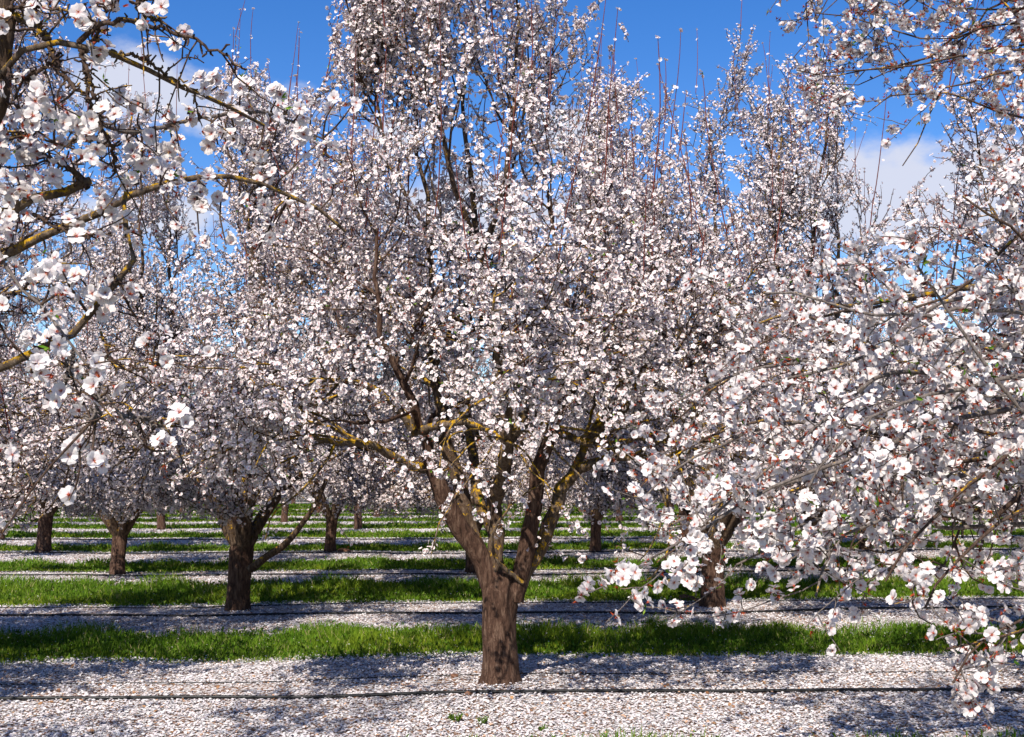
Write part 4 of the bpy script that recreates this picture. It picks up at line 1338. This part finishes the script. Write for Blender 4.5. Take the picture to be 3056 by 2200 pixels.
RIGHT = [
    ([(3300, 900, 4.0), (3056, 1000, 3.8), (2800, 1100, 3.6), (2585, 1152, 3.3), (2497, 1200, 3.2), (2365, 1311, 3.15), (2254, 1416, 3.1), (2188, 1474, 3.1), (2122, 1544, 3.1), (2050, 1610, 3.1)], .011, .003, True, LG),
    ([(3300, 1100, 3.8), (2950, 1200, 3.6), (2779, 1267, 3.4), (2700, 1350, 3.3), (2500, 1430, 3.2), (2330, 1500, 3.2), (2150, 1590, 3.1), (2020, 1650, 3.1), (1920, 1690, 3.1)], .011, .003, True, LG),
    ([(3300, 800, 4.2), (3056, 820, 4.0), (2850, 850, 3.9), (2650, 880, 3.8), (2450, 900, 3.7), (2300, 950, 3.6), (2190, 1010, 3.6)], .016, .003, True, LY),
    ([(3300, 900, 3.5), (3080, 780, 3.3), (2980, 700, 3.2), (2900, 640, 3.2), (2870, 600, 3.2)], .010, .003, True, LT),
    ([(3300, 1000, 4.3), (3000, 1050, 4.3), (2700, 1020, 4.2), (2400, 1030, 4.1), (2200, 1080, 4.0), (2060, 1170, 3.9), (2000, 1220, 3.9)], .014, .003, True, LG),
    ([(3300, 1150, 3.9), (2900, 1250, 3.9), (2600, 1250, 3.8), (2300, 1260, 3.7), (2100, 1340, 3.6), (1980, 1400, 3.6), (1930, 1450, 3.6)], .012, .003, True, LG),
    ([(3300, 1300, 3.6), (3000, 1400, 3.5), (2800, 1480, 3.4), (2600, 1560, 3.3), (2480, 1650, 3.3), (2430, 1740, 3.25), (2400, 1830, 3.2)], .012, .003, True, LG),
    ([(3300, 1400, 3.4), (3100, 1500, 3.2), (2950, 1600, 3.1), (2850, 1690, 3.1), (2770, 1760, 3.1), (2745, 1820, 3.1)], .011, .003, True, LT),
    ([(3300, 1700, 3.0), (3150, 1800, 2.9), (3000, 1880, 2.9), (2900, 1905, 2.9), (2830, 1930, 2.9)], .007, .0025, True, LT),
    ([(3250, 1780, 3.0), (3060, 1900, 2.95), (2950, 1960, 2.9), (2880, 2030, 2.9), (2850, 2070, 2.9)], .006, .0025, True, LT),
    ([(3300, 1250, 3.1), (3080, 1150, 3.0), (2980, 1000, 3.0), (2900, 900, 3.0), (2820, 800, 3.0), (2770, 740, 3.0)], .011, .003, True, LG),
    ([(3200, 1350, 4.0), (2900, 1400, 3.9), (2600, 1400, 3.8), (2300, 1420, 3.7), (2120, 1480, 3.6), (1980, 1560, 3.5)], .012, .003, True, LG),
    ([(3200, 1500, 4.1), (2800, 1540, 4.0), (2500, 1580, 3.8), (2280, 1650, 3.6), (2120, 1690, 3.5)], .010, .003, True, LG),
    ([(3250, 1000, 3.3), (2980, 950, 3.3), (2750, 980, 3.25), (2560, 960, 3.2), (2400, 900, 3.2), (2280, 880, 3.2)], .010, .003, True, LG),
    ([(3250, 1100, 3.2), (3000, 1130, 3.1), (2820, 1180, 3.05), (2640, 1290, 3.0), (2520, 1400, 3.0), (2450, 1500, 3.0)], .010, .003, True, LG),
    ([(3250, 1250, 3.2), (3050, 1330, 3.1), (2900, 1420, 3.05), (2760, 1540, 3.0), (2680, 1640, 3.0), (2640, 1720, 3.0)], .009, .003, True, LT),
    ([(3250, 600, 3.4), (3100, 640, 3.3), (3000, 680, 3.3), (2900, 760, 3.3), (2760, 830, 3.3), (2600, 860, 3.3)], .010, .003, True, LT),
    ([(3250, 850, 3.6), (3000, 900, 3.6), (2800, 920, 3.55), (2600, 1050, 3.5), (2450, 1120, 3.5), (2300, 1180, 3.4), (2200, 1240, 3.4)], .010, .003, True, LG),
    ([(3300, -100, 4.55), (3056, -30, 4.45), (2900, 10, 4.45), (2820, 50, 4.45), (2750, 98, 4.45), (2640, 130, 4.45), (2520, 160, 4.45), (2430, 188, 4.45), (2370, 172, 4.45)], .012, .002, True, LT),
    ([(3300, 100, 4.55), (3080, 70, 4.45), (2940, 60, 4.45), (2830, 100, 4.45), (2720, 110, 4.45), (2600, 60, 4.45), (2530, 50, 4.45), (2465, 52, 4.45)], .010, .002, True, LT),
    ([(3300, 250, 4.45), (3090, 260, 4.35), (2950, 290, 4.35), (2830, 320, 4.35), (2790, 400, 4.35), (2755, 480, 4.35), (2715, 520, 4.35)], .010, .002, True, LT),
    ([(3250, 50, 4.55), (3000, 0, 4.45), (2800, -30, 4.45), (2650, 20, 4.45), (2540, 60, 4.45), (2480, 110, 4.45)], .008, .002, True, LT),
    ([(3280, 330, 4.35), (3100, 330, 4.25), (2980, 300, 4.25), (2850, 240, 4.25), (2700, 230, 4.25), (2610, 280, 4.25)], .009, .002, True, LT),
    ([(3280, 200, 4.45), (3050, 180, 4.35), (2900, 170, 4.35), (2740, 190, 4.35), (2600, 200, 4.35), (2480, 205, 4.35)], .009, .002, True, LT),
]
RIGHT += [([(a, b + 40, c * 1.5 + .2) for a, b, c in p], r0 * 1.2, r1 * 1.3, True, LT)
          for p, r0, r1, _, _ in (RIGHT[2], RIGHT[4], RIGHT[5], RIGHT[11], RIGHT[13])]
_r = random.Random(3)
for _dy in (-45, 40, -330, -420):  # the two highest sets are boughs added overhead to shade those below
    for p, r0, r1, _, m_ in RIGHT[18:23]:
        if abs(_dy) < 100 and (_r.random() < .25 or max(q[1] for q in p) > 262): continue
        RIGHT.append(([(a + _r.uniform(-25, 25) + (60 if abs(_dy) < 100 else -300), b + _dy + _r.uniform(-25, 25), c + .25) for a, b, c in p], r0 * .8, r1, True, LT))
N_T = 32
fore_tree(501, grid(.5 * SP, -RS), RIGHT, [], PROF_GEN, lambda q: ((q[:, 0] / np.maximum(q[:, 1], .3) > .50) | ((q[:, 2] - EYE > .45 * q[:, 1]) & (q[:, 0] > .27 * q[:, 1] + .3)) | ((q[:, 1] > 4.3) & (q[:, 0] > .25 * q[:, 1]) & (q[:, 2] - EYE < .19 * q[:, 1]))) & (q[:, 1] > .9),  # second term adds unseen crown overhead to shade the upper boughs
          'near almond tree filling the right side with dense pinkish white blossoms', 'right', 8, M_GREYTWIG)
